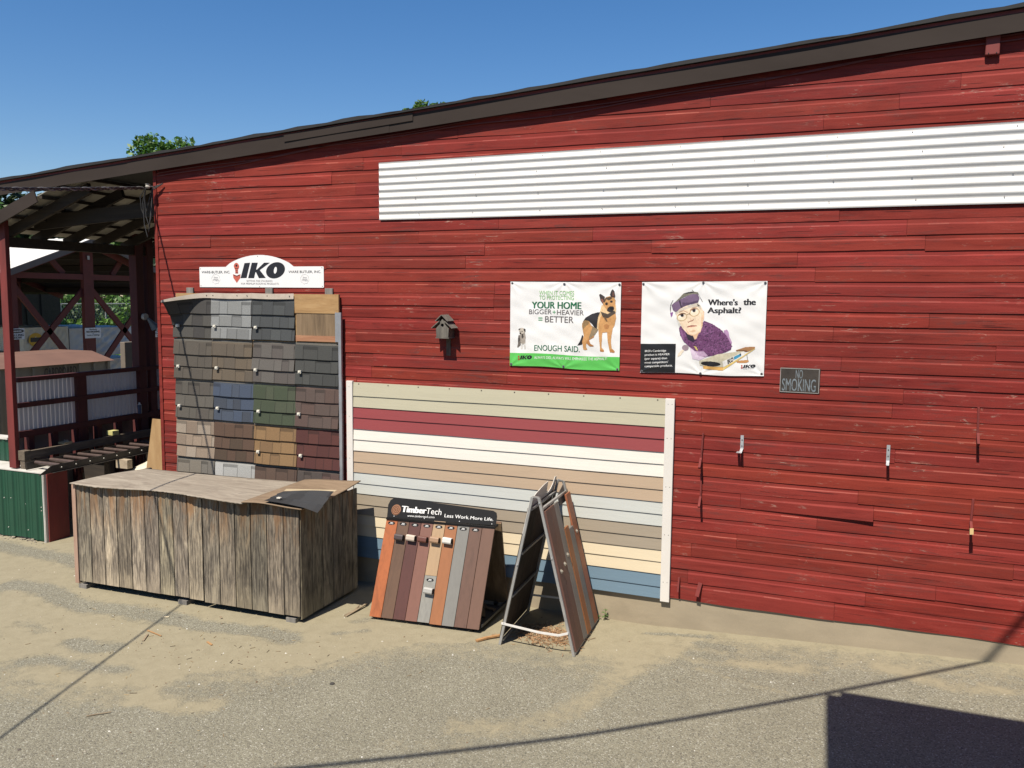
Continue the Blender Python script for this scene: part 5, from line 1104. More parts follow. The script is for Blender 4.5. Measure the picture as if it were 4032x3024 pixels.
# header sheet fixed outside the left leaf with a handle notch
lO = LF0+lN*0.016
hw = [(-0.01, 1.16), (0.90, 1.16), (0.905, 1.56), (0.83, 1.57), (0.80, 1.50), (0.74, 1.455), (0.665, 1.435), (0.60, 1.445), (0.565, 1.575), (0.40, 1.565), (0.20, 1.535), (0.0, 1.485)]
mb = MB(); mb.prism(hw, lO, lU, lV, -0.003, 0.003); mb.build('header_sheet', mat('white_plastic_sheet', (0.62, 0.58, 0.52), 0.6, var=0.08), af)
mb = MB(); mb.prism([(0.62, 1.33), (0.88, 1.33), (0.88, 1.50), (0.62, 1.44)], RF0+rN2*(-0.016), rU2, rV2, -0.003, 0.003); mb.build('rear_plate', mat('dark_plate', (0.05, 0.05, 0.055), 0.5), af)
MB().bar(LF1+Vector((0.0, 0.01, 0)), RF1+Vector((0, 0.01, 0)), 0.03, 0.012).build('hinge', alu, af)
MB().bar(LB1, RB1_, 0.03, 0.012).build('hinge', alu, af)
wbar = mat('white_bar', (0.72, 0.70, 0.66), 0.4)
for P_ in ([(-3.092, -1.10, 0.224), (-2.95, -1.103, 0.214), (-2.70, -1.107, 0.196), (-2.50, -1.104, 0.196), (-2.408, -1.09, 0.226)], [(-3.125, -0.16, 0.20), (-2.80, -0.15, 0.205), (-2.46, -0.12, 0.21)]):
    mb = MB()
    for a, b in zip(P_[:-1], P_[1:]): mb.bar(a, b, 0.010, 0.020)
    mb.build('spreader_bar', wbar, af)
mb = MB()
for a, b, t in ((LF0, LF1, 0.15), (RF0, RF1, 0.15), (LF0, LF1, 0.55), (RF0, RF1, 0.62), (RF0, RF1, 0.97)): q = lerp(a, b, t); mb.tube([q+Vector((0, -0.012, 0)), q+Vector((0, -0.024, 0))], 0.007, 6)
mb.each('rivet', galv, af)

# ------------------------------------------------------------------ litter on the ground
def gp(x, y, h=0.0): return (x, y, ground_z(x)+h)
def splinter(nm, pts, wd, ht_, mt, label, cat, group=None):
    mb = MB(); n = len(pts)
    for i in range(n-1):
        k_ = 1-0.25*i/(n-1); mb.bar(pts[i], pts[i+1], wd*k_, ht_*k_)
    o = mb.build(nm, mt); tag(o, label, cat, group)
tw = wood('stick_wood', [(0.16, 0.12, 0.075), (0.26, 0.20, 0.13), (0.36, 0.29, 0.19)], 'X', 9, 4); ow = wood('orange_scrap', [(0.26, 0.12, 0.045), (0.40, 0.22, 0.09), (0.5, 0.3, 0.14)], 'X', 9, 4)
splinter('wood_splinter', [gp(-3.35, -1.125, 0.012), gp(-3.28, -1.03, 0.02), gp(-3.16, -0.90, 0.022)], 0.035, 0.018, ow, 'thick orange wood splinter on the ground left of the A-frame stand', 'wood scrap', 'wood scraps on the ground')
splinter('wood_splinter', [gp(-4.90, -1.07, 0.008), gp(-4.88, -0.85, 0.02), gp(-4.87, -0.70, 0.03)], 0.028, 0.012, tw, 'grey split stick on the ground between the bin and the deck board rack', 'wood scrap', 'wood scraps on the ground')
splinter('wood_splinter', [gp(-4.93, -1.05, 0.008), gp(-4.90, -0.90, 0.015), gp(-4.93, -0.76, 0.02)], 0.018, 0.010, tw, 'thinner grey stick lying against the split stick beside the bin', 'wood scrap', 'wood scraps on the ground')
splinter('twig', [gp(-5.625, -3.742, 0.006), gp(-5.57, -3.69, 0.009), gp(-5.49, -3.62, 0.012)], 0.010, 0.006, tw, 'thin pale stick alone on the asphalt at the lower left', 'twig', 'twigs on the ground')
splinter('wood_chip', [gp(-6.67, -1.84, 0.006), gp(-6.61, -1.812, 0.006)], 0.018, 0.006, mat('pale_chip', (0.6, 0.52, 0.36), 0.8), 'pale wood chip in front of the middle of the wooden bin', 'wood chip', 'wood chips on the sand')
splinter('wood_chip', [gp(-6.13, -1.58, 0.006), gp(-6.07, -1.63, 0.008)], 0.018, 0.006, tw, 'small brown chip close to the foot of the bin front', 'wood chip', 'wood chips on the sand')
splinter('twig', [gp(-6.372, -2.406, 0.006), gp(-6.454, -2.265, 0.01)], 0.020, 0.008, tw, 'short dark twig on the sand left of the orange one', 'twig', 'twigs on the ground')
splinter('twig', [gp(-6.539, -2.18, 0.006), gp(-6.42, -2.215, 0.01), gp(-6.298, -2.243, 0.008)], 0.012, 0.007, ow, 'thin orange twig on the sand in front of the bin', 'twig', 'twigs on the ground')
splinter('wood_chip', [gp(-5.78, -2.174, 0.006), gp(-5.685, -2.219, 0.006)], 0.020, 0.007, ow, 'orange bark chip on the sand before the right half of the bin', 'wood chip', 'wood chips on the sand')
mb = MB(); mb.tube([gp(-4.137, -2.47, 0.002), gp(-4.137, -2.47, 0.010), gp(-4.137, -2.47, 0.013)], [0.024, 0.020, 0.008], 9); tag(mb.build('stone', mat('dark_stone', (0.05, 0.045, 0.04), 0.9, var=0.3, sc=40)), 'single flat dark stone on the asphalt below the deck board rack', 'stone')
mb = MB(); rg = random.Random(11)
for i in range(900):
    if i < 650: x, y = rg.uniform(-10, 1.4), rg.uniform(-4.6, -0.15)
    else: x, y = rg.gauss(-5.8, 1.1), rg.gauss(-2.4, 0.5)
    if -8.3 < x < -5.15 and y > -1.55: continue
    r_ = abs(rg.gauss(0.0035, 0.003))+0.0018; z = ground_z(x)
    vs = [(x+r_*rg.uniform(0.6, 1.3)*math.cos(a), y+r_*rg.uniform(0.6, 1.3)*math.sin(a), z+0.0005) for a in (0.3, 1.9, 3.4, 5.0)]+[(x, y, z+r_*0.9)]
    c = rg.choice([(0.42, 0.38, 0.31), (0.10, 0.085, 0.07), (0.25, 0.2, 0.13), (0.16, 0.10, 0.06), (0.62, 0.60, 0.55)]); mb.add(vs, [(0, 1, 4), (1, 2, 4), (2, 3, 4), (3, 0, 4)], 0, c)
for i in range(90):
    x, y = rg.gauss(-5.9, 1.2), rg.gauss(-2.3, 0.6); a = rg.uniform(0, 3.1); l = rg.uniform(0.015, 0.06)
    if y > -1.56 and x < -5.1: continue
    mb.bar((x, y, ground_z(x)+0.003), (x+l*math.cos(a), y+l*math.sin(a), ground_z(x)+0.004), 0.004, 0.003, (0, 0, 1), 0, rg.choice([(0.28, 0.2, 0.11), (0.12, 0.09, 0.06), (0.4, 0.3, 0.16)]))
tag(mb.build('pebbles', colmat('pebble_colours', 0.9, 0.15, 60)), 'scattered pebbles and crumbs on the sandy asphalt', 'pebbles', kind='stuff')
mb = MB()
for i in range(700):
    x, y = rg.gauss(-2.72, 0.17), rg.gauss(-0.72, 0.13); a = rg.uniform(0, 3.14); l = rg.uniform(0.02, 0.07); h = rg.uniform(0.003, 0.03)
    mb.bar(gp(x, y, h*0.5), (x+l*math.cos(a), y+l*math.sin(a), ground_z(x)+h), 0.004, 0.003, (0, 0, 1), 0, rg.choice([(0.30, 0.15, 0.07), (0.40, 0.23, 0.11), (0.18, 0.10, 0.05), (0.5, 0.34, 0.2)]))
tag(mb.build('pine_needles', colmat('pebble_colours')), 'heap of reddish dry needles under the A-frame stand', 'dry needles', kind='stuff')
def weed(x, y, h, n, label, seed):
    rg = random.Random(seed); t = thing('weed', label, 'weed', gp(x, y)); lm = mat('weed_leaf', (0.075, 0.16, 0.03), 0.6, var=0.3, sc=20)
    mb = MB(); mb.tube([gp(x, y), gp(x+0.005, y-0.01, h*0.5), gp(x+0.01, y-0.015, h)], 0.0025, 5); mb.build('stem', lm, t)
    mb = MB()
    for i in range(n):
        a = rg.uniform(0, 6.28); z = h*(0.25+0.75*i/n); l = rg.uniform(0.025, 0.045); c = Vector(gp(x+0.01*z/h, y-0.012, z)); d = Vector((math.cos(a), math.sin(a)*0.7-0.2, rg.uniform(-0.3, 0.5))).normalized(); s = d.cross(Vector((0, 0, 1))).normalized()
        mb.add([c, c+d*l*0.5+s*l*0.38, c+d*l, c+d*l*0.5-s*l*0.38], [(0, 1, 2, 3)])
    mb.build('leaves', lm, t, fix=False)
weed(-2.335, -0.05, 0.13, 12, 'small green weed sprouting at the concrete right of the A-frame stand', 1)
weed(-2.42, -0.05, 0.05, 7, 'tiny green weed touching the back foot of the A-frame stand', 2)
# ------------------------------------------------------------------ inside the open bay
rc = thing('roller_conveyor', 'roller conveyor of brown steel rollers resting on the green kick wall', 'conveyor', (-10.6, 1.2, 0.9))
dst = mat('dark_channel_steel', (0.07, 0.062, 0.055), 0.5, metal=0.4, var=0.25)
mb = MB(); mb.prism([(-0.26, 0.90), (-0.05, 1.005), (3.0, 1.005), (3.0, 0.90)], (-10.36, 0, 0), (0, 1, 0), (0, 0, 1), -0.01, 0.0); mb.box(-10.36, -10.33, -0.05, 3.0, 0.9, 0.906); mb.build('side_channel', dst, rc)
MB().box(-10.87, -10.86, -0.05, 3.0, 0.90, 1.005).build('side_channel', dst, rc)
rolm = mat('rusty_roller_steel', (0.10, 0.068, 0.058), 0.5, metal=0.35, var=0.2, sc=20)
for i in range(12):
    y = 0.10+0.245*i; mb = MB(); mb.tube([(-10.855, y, 0.985), (-10.375, y, 0.985)], 0.028, 14); mb.build('roller', rolm, rc, smooth=False)
mb = MB()
for i in range(12): mb.tube([(-10.352, 0.10+0.245*i, 0.96), (-10.34, 0.10+0.245*i, 0.96)], 0.009, 6)
mb.each('axle_bolt', mat('pale_bolt', (0.6, 0.58, 0.52), 0.4), rc)
for y in (0.9, 2.1):
    MB().box(-10.84, -10.42, y, y+0.09, -0.12, 0.899).build('support', oldw, rc)
beamw = wood('grey_brown_beam', [(0.06, 0.045, 0.032), (0.13, 0.10, 0.072), (0.24, 0.195, 0.145)], 'Y', 7, 10)
o = MB().box(-11.03, -10.98, 0.13, 3.2, 1.02, 1.14).build('timber_beam', beamw, bevel=0.004); tag(o, 'long grey timber beam lying beside the rollers of the conveyor', 'timber beam', 'timbers on the kick wall')
o = MB().box(-11.15, -11.10, 0.16, 3.2, 1.02, 1.10).build('timber_beam', beamw, bevel=0.004); tag(o, 'grey timber beam behind the beam that lies next to the rollers', 'timber beam', 'timbers on the kick wall')
o = MB().box(-11.16, -10.975, 0.02, 0.128, 1.01, 1.15).build('timber_block', beamw, bevel=0.004); tag(o, 'weathered timber block at the front end of the beams', 'timber block')
o = MB().box(-11.08, -10.99, 0.03, 0.2, 0.888, 1.008).build('timber_block', beamw, bevel=0.004); tag(o, 'lower weathered block standing on the white cap under the beams', 'timber block')
pine = wood('fresh_pine', [(0.44, 0.30, 0.14), (0.58, 0.43, 0.22), (0.66, 0.52, 0.30)], 'X', 6, 6)
yel = wood('yellow_block_wood', [(0.46, 0.42, 0.14), (0.58, 0.54, 0.22), (0.64, 0.60, 0.30)], 'X', 6, 6)
t = thing('pine_block', 'pale pine block with nails standing up from it on the beams', 'wood block', (-11.07, 0.9, 1.14)); MB().box(-11.14, -11.0, 0.72, 0.86, 1.142, 1.165).build('block', pine, t)
mb = MB()
for i in range(3): mb.tube([(-11.10+0.035*i, 0.80, 1.165), (-11.10+0.035*i, 0.80, 1.20)], 0.003, 5)
mb.each('nail', galv, t)
tag(MB().box(-11.13, -10.99, 1.62, 1.74, 1.142, 1.215).build('pine_block', yel, bevel=0.004), 'yellowish wood block on the timber beams', 'wood block')
tag(MB().box(-10.40, -10.17, 1.10, 1.20, 0.76, 0.895).build('pine_block', wood('stained_pine', [(0.20, 0.14, 0.09), (0.42, 0.34, 0.24), (0.5, 0.42, 0.3)], 'X', 5, 5), bevel=0.004), 'stained pine block hanging under the side channel of the conveyor', 'wood block')
pk = thing('plywood_board', 'narrow orange plywood board leaning against the left end of the red wall', 'plywood board', (-8.8, 0.3, -0.1))
obm = wood('orange_plywood', [(0.30, 0.17, 0.07), (0.40, 0.25, 0.11), (0.48, 0.32, 0.16)], 'Z', 3, 5)
MB().prism([(-9.06, -0.12), (-8.40, -0.12), (-8.405, 1.74), (-8.70, 1.745)], (0, 0, 0), UX, UZ, -0.165, -0.15).build('sheet', obm, pk)
# grey waste bin and cream tarpaulin
gb_ = thing('waste_bin', 'grey blue plastic waste bin inside the bay behind the wooden bin', 'waste bin', (-9.6, 0.75, -0.1))
gbm = mat('grey_blue_plastic', (0.11, 0.125, 0.155), 0.45, var=0.1)
mb = MB(); mb.tube([(-10.0, 0.72, -0.1), (-10.0, 0.72, 0.55), (-10.0, 0.72, 0.58)], [0.25, 0.31, 0.33], 20); mb.build('body', gbm, gb_, smooth=False)
mb = MB(); mb.tube([(-10.0, 0.72, 0.581), (-10.0, 0.72, 0.60)], [0.335, 0.335], 20); mb.build('rim', gbm, gb_)
cm = mat('cream_tarp', (0.62, 0.57, 0.44), 0.6, var=0.08)
mb = MB()
def tarp(u, v):
    a = u*2*math.pi; r = 0.42+0.05*math.sin(a*5+v*4)+0.03*math.sin(a*9)
    h = math.sin(v*math.pi/2); rr = r*math.cos(v*math.pi/2*0.96)**0.55
    return (-9.75+rr*math.cos(a)*1.5, 1.45+rr*math.sin(a)*1.2, -0.12+0.98*h+0.05*math.sin(a*3+v*7)*v)
mb.grid(60, 24, tarp); tag(mb.build('cream_tarpaulin', cm, smooth=True, fix=False), 'crumpled cream tarpaulin bundle beneath the conveyor inside the bay', 'tarpaulin')
sc_ = thing('spray_can', 'blue spray can standing on the ledge by the far red post', 'spray can', (-11.15, 2.36, 1.4))
mb = MB(); mb.tube([(-11.16, 2.35, 1.402), (-11.16, 2.35, 1.55)], 0.034, 14); mb.build('can', mat('blue_can', (0.03, 0.07, 0.16), 0.3), sc_)
mb = MB(); mb.tube([(-11.16, 2.35, 1.551), (-11.16, 2.35, 1.566), (-11.16, 2.35, 1.59)], [0.030, 0.018, 0.012], 12); mb.build('nozzle', INKW, sc_)
fl_ = thing('flood_lamp', 'grey cone flood lamp on a white junction box on the far post', 'lamp', (-11.15, 2.5, 3.0))
mb = MB(); mb.tube([(-11.185, 2.53, 3.03), (-11.13, 2.53, 3.03)], 0.055, 14); mb.build('junction_box', mat('grey_white_plastic', (0.5, 0.5, 0.48), 0.5), fl_)
mb = MB(); mb.tube([(-11.12, 2.56, 3.0), (-11.10, 2.62, 2.92), (-11.08, 2.68, 2.84)], [0.02, 0.045, 0.075], 14); mb.build('shade', mat('blue_grey_enamel', (0.16, 0.22, 0.28), 0.4), fl_)
# ---- power cable, insulator, drip loops
wirem = mat('black_cable', (0.035, 0.033, 0.032), 0.6)
A_ = Vector((-8.42, -0.16, 4.74)); B_ = Vector((-6.295, -6.77, 4.0))
d0 = SUN/(-SUN.z)
def cabp(s):
    # the cable hangs in the plane of its own shadow; it runs towards the yard over the camera side
    P_ = A_+(Vector((-6.32, -6.77, 4.05))-A_)*s; P_.z -= 0.10*math.sin(math.pi*min(1, s*0.8)); return P_
pc = thing('power_cable', 'twisted overhead power cable running left from the insulator at the wall corner', 'cable', A_)
for k_ in range(3):
    mb = MB(); mb.tube([cabp(s)+Vector((0.0, 0.014*math.cos(s*110+k_*2.09), 0.014*math.sin(s*110+k_*2.09))) for s in np.linspace(0, 1.5, 500)], 0.0085, 5); mb.build('strand', wirem if k_ else mat('pale_strand', (0.16, 0.155, 0.15), 0.5), pc)
ins = thing('cable_insulator', 'small white porcelain insulator at the upper left corner of the red wall', 'insulator', (-8.36, -0.08, 4.75))
mb = MB(); mb.tube([(-8.355, -0.03, 4.765), (-8.37, -0.13, 4.765)], 0.006, 6); mb.build('hook', galv, ins)
mb = MB(); mb.tube([(-8.36, -0.14, 4.735), (-8.36, -0.14, 4.755), (-8.36, -0.14, 4.77), (-8.36, -0.14, 4.79)], [0.02, 0.034, 0.024, 0.032], 12); mb.build('spool', mat('porcelain', (0.45, 0.42, 0.36), 0.3), ins)
dl = thing('drip_loop', 'black drip loop wires hanging at the upper left wall corner', 'cable', (-8.36, -0.1, 4.4))
for k_, (xx, dz) in enumerate([(-8.46, 0.62), (-8.43, 0.48), (-8.50, 0.36)]):
    mb = MB(); mb.tube([(-8.38, -0.15, 4.75), (xx, -0.13, 4.75-dz*0.3), (xx-0.005, -0.11, 4.75-dz*0.75), (xx+0.03, -0.10, 4.75-dz), (xx+0.055, -0.09, 4.75-dz*0.8), (-8.34, -0.08, 4.72+0.02*k_), (-8.2, -0.05, 4.80)], 0.007, 5); mb.build('wire', wirem, dl)
# second overhead line, high above the yard: its shadow crosses the asphalt
def linepts(S0, S1, h, ext0=1.0, ext1=1.0):
    S0, S1 = Vector(S0), Vector(S1); up = -SUN/(-SUN.z)*h
    return S0+up, S1+up
p0, p1 = linepts((-3.61, -3.715, 0.0), (1.24, -0.02, 0.145), 5.9); dv = p1-p0
mb = MB(); mb.tube([p0+dv*s+Vector((0, 0, 0.25*(2*s-1)**2-0.25)) for s in np.linspace(-2.2, 1.9, 90)], 0.025, 8)
tag(mb.build('overhead_line', wirem), 'thick overhead line crossing above the yard, seen only by its long shadow', 'cable')
# ---- flat canopy above the camera side that throws the dark rectangle at the lower right
cp = thing('loading_canopy', 'flat loading canopy outside the frame whose rectangular shadow falls at the lower right', 'canopy', (2.5, -9, 5))
h_ = 5.05; ox, oy = SUN.x/SUN.z*h_, SUN.y/SUN.z*h_
MB().obox((-0.557, -4.349, h_), (9.5, -0.57, 0), (0.34, -10.6, 0), (0, 0, 0.16)).build('roof_slab', mat('canopy_grey', (0.3, 0.3, 0.3), 0.8), cp)
MB().obox((-0.443, -4.355, h_+0.002), (9.4, -0.564, 0), (-0.004, 0.13, 0), (0, 0, 0.10)).build('gutter', mat('canopy_grey', (0.3, 0.3, 0.3)), cp)
for x in (0.6, 8.6): MB().box(x-0.07, x+0.07, -13.6, -13.46, 0.0, h_).build('post', mat('canopy_grey', (0.3, 0.3, 0.3)), cp)

# ------------------------------------------------------------------ shed across the lane
s2 = thing('lumber_shed', 'open red cross braced lumber shed with white metal roof seen through the bay', 'shed', (-20, 6.4, 0))
XS = -16.7; RY, RZ = 6.42, 4.70; EY0, EZ0 = 3.0, 3.42
srd = mat('shed_red_timber', (0.115, 0.017, 0.014), 0.75, var=0.2, sc=3)
def gable(x, w=0.10):
    for y0, y1, zt in ((4.29, 4.53, 3.86), (6.25, 6.53, 4.55), (8.34, 8.58, 3.86)): MB().box(x-w, x, y0, y1, -0.13, zt).build('post', srd, s2)
    MB().box(x-w-0.02, x-0.01, 4.0, 8.8, 3.735, 3.86).build('tie_beam', srd, s2)
    for s in (-1, 1):
        mb = MB(); mb.bar((x+0.02, RY, RZ-0.12), (x+0.02, RY+s*3.5, RZ-0.12-3.5*0.362), 0.04, 0.17, (1, 0, 0)) if False else mb.bar((x+0.02, RY, RZ-0.12), (x+0.02, RY+s*3.5, RZ-0.12-3.5*0.362), 0.05, 0.14); mb.build('rafter', srd, s2)
    for (a, b) in [((4.43, 3.66), (5.80, 2.02)), ((6.42, 3.62), (4.84, 2.05)), ((6.42, 3.62), (7.78, 2.2)), ((8.45, 3.60), (7.0, 2.0)), ((5.40, 4.22), (5.78, 3.86)), ((7.44, 4.22), (7.15, 3.86))]:
        MB().bar((x-w/2-0.04, a[0], a[1]), (x-w/2-0.04, b[0]+(b[0]-a[0])*0.25*(abs(b[1]-a[1]) > 1), b[1]+(b[1]-a[1])*0.25*(abs(b[1]-a[1]) > 1)), 0.05, 0.13).build('brace', srd, s2)
for x in (XS, XS-5, XS-10, XS-15): gable(x)
m, nt, p = nodes('white_ribbed_roof')
p.inputs['Base Color'].default_value = (0.74, 0.73, 0.69, 1); p.inputs['Roughness'].default_value = 0.5; WR = m
for s in (-1, 1):
    mb = MB(); L_x = 18.0; npan = 60
    vs = []; fs = []
    for i in range(npan+1):
        for dx, dz in ((0, 0.0), (0.03, 0.018), (0.06, 0.018), (0.09, 0.0)):
            x = XS+0.25-i*0.30-dx
            vs += [(x, RY, RZ+dz), (x, RY+s*3.55, RZ+dz-3.55*0.362)]
    for i in range(len(vs)//2-1): fs.append((2*i, 2*i+1, 2*i+3, 2*i+2))
    mb.add(vs, fs); mb.build('roof_sheet', WR, s2, fix=False)
    mb = MB(); mb.obox((XS+0.24, RY, RZ-0.02), (-18.0, 0, 0), (0, s*3.5, -3.5*0.362), (0, 0, -0.03)); mb.build('roof_deck', oldw, s2)
    mb = MB(); mb.bar((XS+0.27, RY, RZ-0.045), (XS+0.27, RY+s*3.56, RZ-0.045-3.56*0.362), 0.03, 0.13); mb.build('rake_trim', mat('grey_brown_rake', (0.11, 0.09, 0.085), 0.6), s2)
    for i in range(4): MB().box(XS-17.5, XS, RY+s*(0.7+0.75*i)-0.05, RY+s*(0.7+0.75*i)+0.05, RZ-0.19-0.362*(0.7+0.75*i), RZ-0.055-0.362*(0.7+0.75*i)).build('purlin', oldw, s2)
db = thing('dark_barn', 'dark weathered barn glimpsed behind the left bay of the lumber shed', 'barn', (-31, 15, 0.8))
MB().box(-36, -30, 11.5, 16.9, 0.5, 4.3).build('wall', oldw, db); mb = MB(); mb.prism([(11.0, 4.25), (17.4, 4.25), (14.2, 5.6)], (-29.8, 0, 0), (0, 1, 0), UZ, -6.4, 0.0); mb.build('roof', blackm, db)
for i in range(6): MB().bar((-29.95, 13.6+i*0.62, 0.8), (-29.95, 13.2+i*0.7, 4.2), 0.05, 0.12).build('board', oldw, db)
# signs on its posts
def plate(nm, label, y0, y1, z0, z1, lines, oval=False, group=None):
    t = thing(nm, label, 'sign', (XS+0.05, (y0+y1)/2, z0), group)
    MB().box(XS+0.02, XS+0.03, y0, y1, z0, z1).build('plate', mat('sign_plate_white', (0.66, 0.67, 0.68), 0.5), t)
    O = (XS+0.031, 0, 0); U = (0, 1, 0); mb = MB(); h = z1-z0; wd = y1-y0
    if oval:
        mb.prism(ell((y0+y1)/2, z1-h*0.25, wd*0.46, h*0.19, 24), O, U, UZ, 0.0, 0.001); mb.build('oval_panel', BLACK, t); mb = MB()
        text(mb, 'DANGER', O, U, UZ, y0+wd*0.2, y1-wd*0.2, z1-h*0.33, z1-h*0.18, 0.003, bold=0.03); mb.build('danger_word', INKW, t, fix=False); mb = MB()
    for s, a, b, c, d in lines: text(mb, s, O, U, UZ, y0+wd*a, y0+wd*b, z0+h*c, z0+h*d, 0.003, bold=0.04)
    mb.build('lettering', BLACK, t, fix=False)
plate('danger_sign', 'DANGER FALLING SNOW sign on the left post of the lumber shed', 4.28, 4.637, 2.42, 2.655, [('FALLING', 0.06, 0.94, 0.30, 0.50), ('SNOW', 0.2, 0.8, 0.06, 0.25)], True)
plate('no_smoking_notice', 'white Absolutely NO SMOKING notice on the middle post of the lumber shed', 6.205, 6.655, 2.372, 2.615, [('Absolutely', 0.25, 0.75, 0.76, 0.92), ('NO SMOKING', 0.08, 0.92, 0.53, 0.71), ('in', 0.46, 0.54, 0.40, 0.49), ('Yards or Buildings', 0.1, 0.9, 0.2, 0.35)])
plate('danger_sign', 'DANGER FALLING SNOW sign partly hidden behind the red wall corner', 8.33, 8.70, 2.32, 2.555, [('FALLING', 0.06, 0.94, 0.30, 0.50), ('SNOW', 0.2, 0.8, 0.06, 0.25)], True)
tag(MB().box(XS+0.02, XS+0.035, 6.35, 6.41, 4.20, 4.29).build('number_tag', mat('grey_tag', (0.45, 0.45, 0.42), 0.5)), 'tiny pale tag near the top of the shed middle post', 'tag')

# ---- cardboard container
cb = thing('cardboard_container', 'tan metal recycling container lettered CARDBOARD with a brown sloping lid', 'container', (-14.6, 2.6, -0.13))
tanc = mat('tan_container_paint', (0.30, 0.26, 0.19), 0.6, var=0.1, sc=3, dirt=(0.28, 0.23, 0.16)); lidm = mat('brown_container_lid', (0.18, 0.095, 0.065), 0.7, var=0.12, sc=2)
CX = -14.0; CY0, CY1 = 0.9, 4.42; CZ = 2.075
mb = MB(); mb.box(CX-1.5, CX, CY0, CY1, -0.12, CZ)
mb.build('body', tanc, cb, bevel=0.01)
for i in range(11): MB().box(CX, CX+0.035, CY0+0.02+i*0.34, CY0+0.07+i*0.34, -0.05, CZ-0.03).build('rib', tanc, cb)
mb = MB(); mb.prism([(CX+0.06, CZ-0.005), (CX-0.55, CZ+0.17), (CX-1.5, CZ+0.17), (CX-1.5, CZ+0.01)], (0, CY0-0.05, 0), UX, UZ, -(CY1-CY0+0.1), 0.0); mb.build('lid', lidm, cb)
mb = MB(); text(mb, 'CARDBOARD', (CX+0.037, 0, 0), (0, 1, 0), UZ, 2.857, 3.57, 1.82, 2.02, 0.0, bold=0.02); mb.build('lettering', inkm('dark_brown', (0.06, 0.045, 0.035)), cb, fix=False)

# ---- wrapped lumber, boxes, stacks in the shed
wrapm = mat('white_lumber_wrap', (0.58, 0.60, 0.64), 0.35, var=0.08, sc=1.5, bmp=0.03); wrapw = mat('cream_lumber_wrap', (0.68, 0.66, 0.58), 0.5, var=0.05)
def pack(x0, x1, y0, y1, z0, z1, mt, label, logo_=False, seed=1):
    t = thing('lumber_pack', label, 'lumber pack', ((x0+x1)/2, (y0+y1)/2, z0), 'wrapped lumber packs in the shed'); rg = random.Random(seed)
    ph = rg.uniform(0, 5)
    def f(face):
        def g(u, v):
            if face == 0: q = (x1, y0+(y1-y0)*u, z0+(z1-z0)*v); n = (1, 0, 0)
            elif face == 1: q = (x1+(x0-x1)*v, y0+(y1-y0)*u, z1); n = (0, 0, 1)
            else: q = (x0+(x1-x0)*u, y0, z0+(z1-z0)*v); n = (0, -1, 0)
            e = 0.02*math.sin(u*17+v*9+ph)*math.sin(v*6+u*3)+0.012*math.sin(u*40-v*22+ph); e *= min(1, 8*min(u, 1-u, v, 1-v))
            return tuple(a+b*e for a, b in zip(q, n))
        return g
    mb = MB()
    for k_ in range(3): mb.grid(60, 20, f(k_))
    mb.build('wrapping', mt, t, smooth=True, fix=False)
    if logo_:
        mb = MB(); mb.prism(ell(y0+0.32, z0+(z1-z0)*0.62, 0.20, 0.17, 24), (x1+0.025, 0, 0), (0, 1, 0), UZ, 0, 0.002); o = mb.build('round_logo', inkm('yellow', (0.70, 0.42, 0.02)), t)
        mb = MB(); mb.box(x1+0.029, x1+0.031, y0+0.17, y0+0.47, z0+(z1-z0)*0.55, z0+(z1-z0)*0.69); mb.build('logo_band', BLACK, o)
        mb = MB()
        for i in range(4): mb.box(x1+0.026, x1+0.028, y0+0.1, y0+0.95, z0+0.08+i*0.045, z0+0.095+i*0.045)
        mb.build('print_lines', inkm('grey_print', (0.3, 0.3, 0.3)), t)
pack(-21.5, -19.0, 6.45, 7.75, 1.76, 2.56, wrapw, 'cream wrapped lumber pack with round yellow logo behind the left cross brace', True, 1)
pack(-21.5, -19.05, 7.82, 10.1, 1.74, 2.50, wrapm, 'bluish white wrapped lumber pack behind the NO SMOKING notice', False, 2)
pack(-21.5, -18.95, 5.5, 7.75, 0.75, 1.62, wrapm, 'white wrapped lumber pack under the one with the yellow logo', False, 3)
pack(-21.5, -18.98, 7.85, 10.2, 0.78, 1.64, wrapm, 'white wrapped lumber pack beneath the bluish pack on the right', False, 4)
def stack(x0, x1, y0, y1, z0, n, label, cols):
    t = thing('board_stack', label, 'lumber stack', ((x0+x1)/2, (y0+y1)/2, z0), 'stacks of bare boards'); h = 0.05
    for i in range(n): MB().box(x0+0.03*(i % 2), x1-0.02*(i % 3), y0+0.01*(i % 2), y1, z0+i*(h+0.008), z0+i*(h+0.008)+h).build('board', cols, t)
stack(-18.6, -17.2, 4.75, 5.25, 1.75, 6, 'stack of bare boards beside the left post of the lumber shed', pine)
stack(-18.2, -16.95, 9.0, 9.9, 1.6, 9, 'stack of bare boards right of the far post of the bay', pine)
bx_ = thing('carton', 'plain brown carton standing behind the far red posts of the bay', 'carton', (-13.6, 4.2, 1.3)); cart = mat('brown_carton', (0.16, 0.13, 0.10), 0.85, var=0.1)
MB().box(-13.12, -13.0, 3.84, 4.55, -0.1, 2.49).build('body', cart, bx_, bevel=0.01); MB().box(-13.121, -12.996, 4.18, 4.22, -0.1, 2.4925).build('tape', mat('tape', (0.22, 0.18, 0.12), 0.4), bx_)

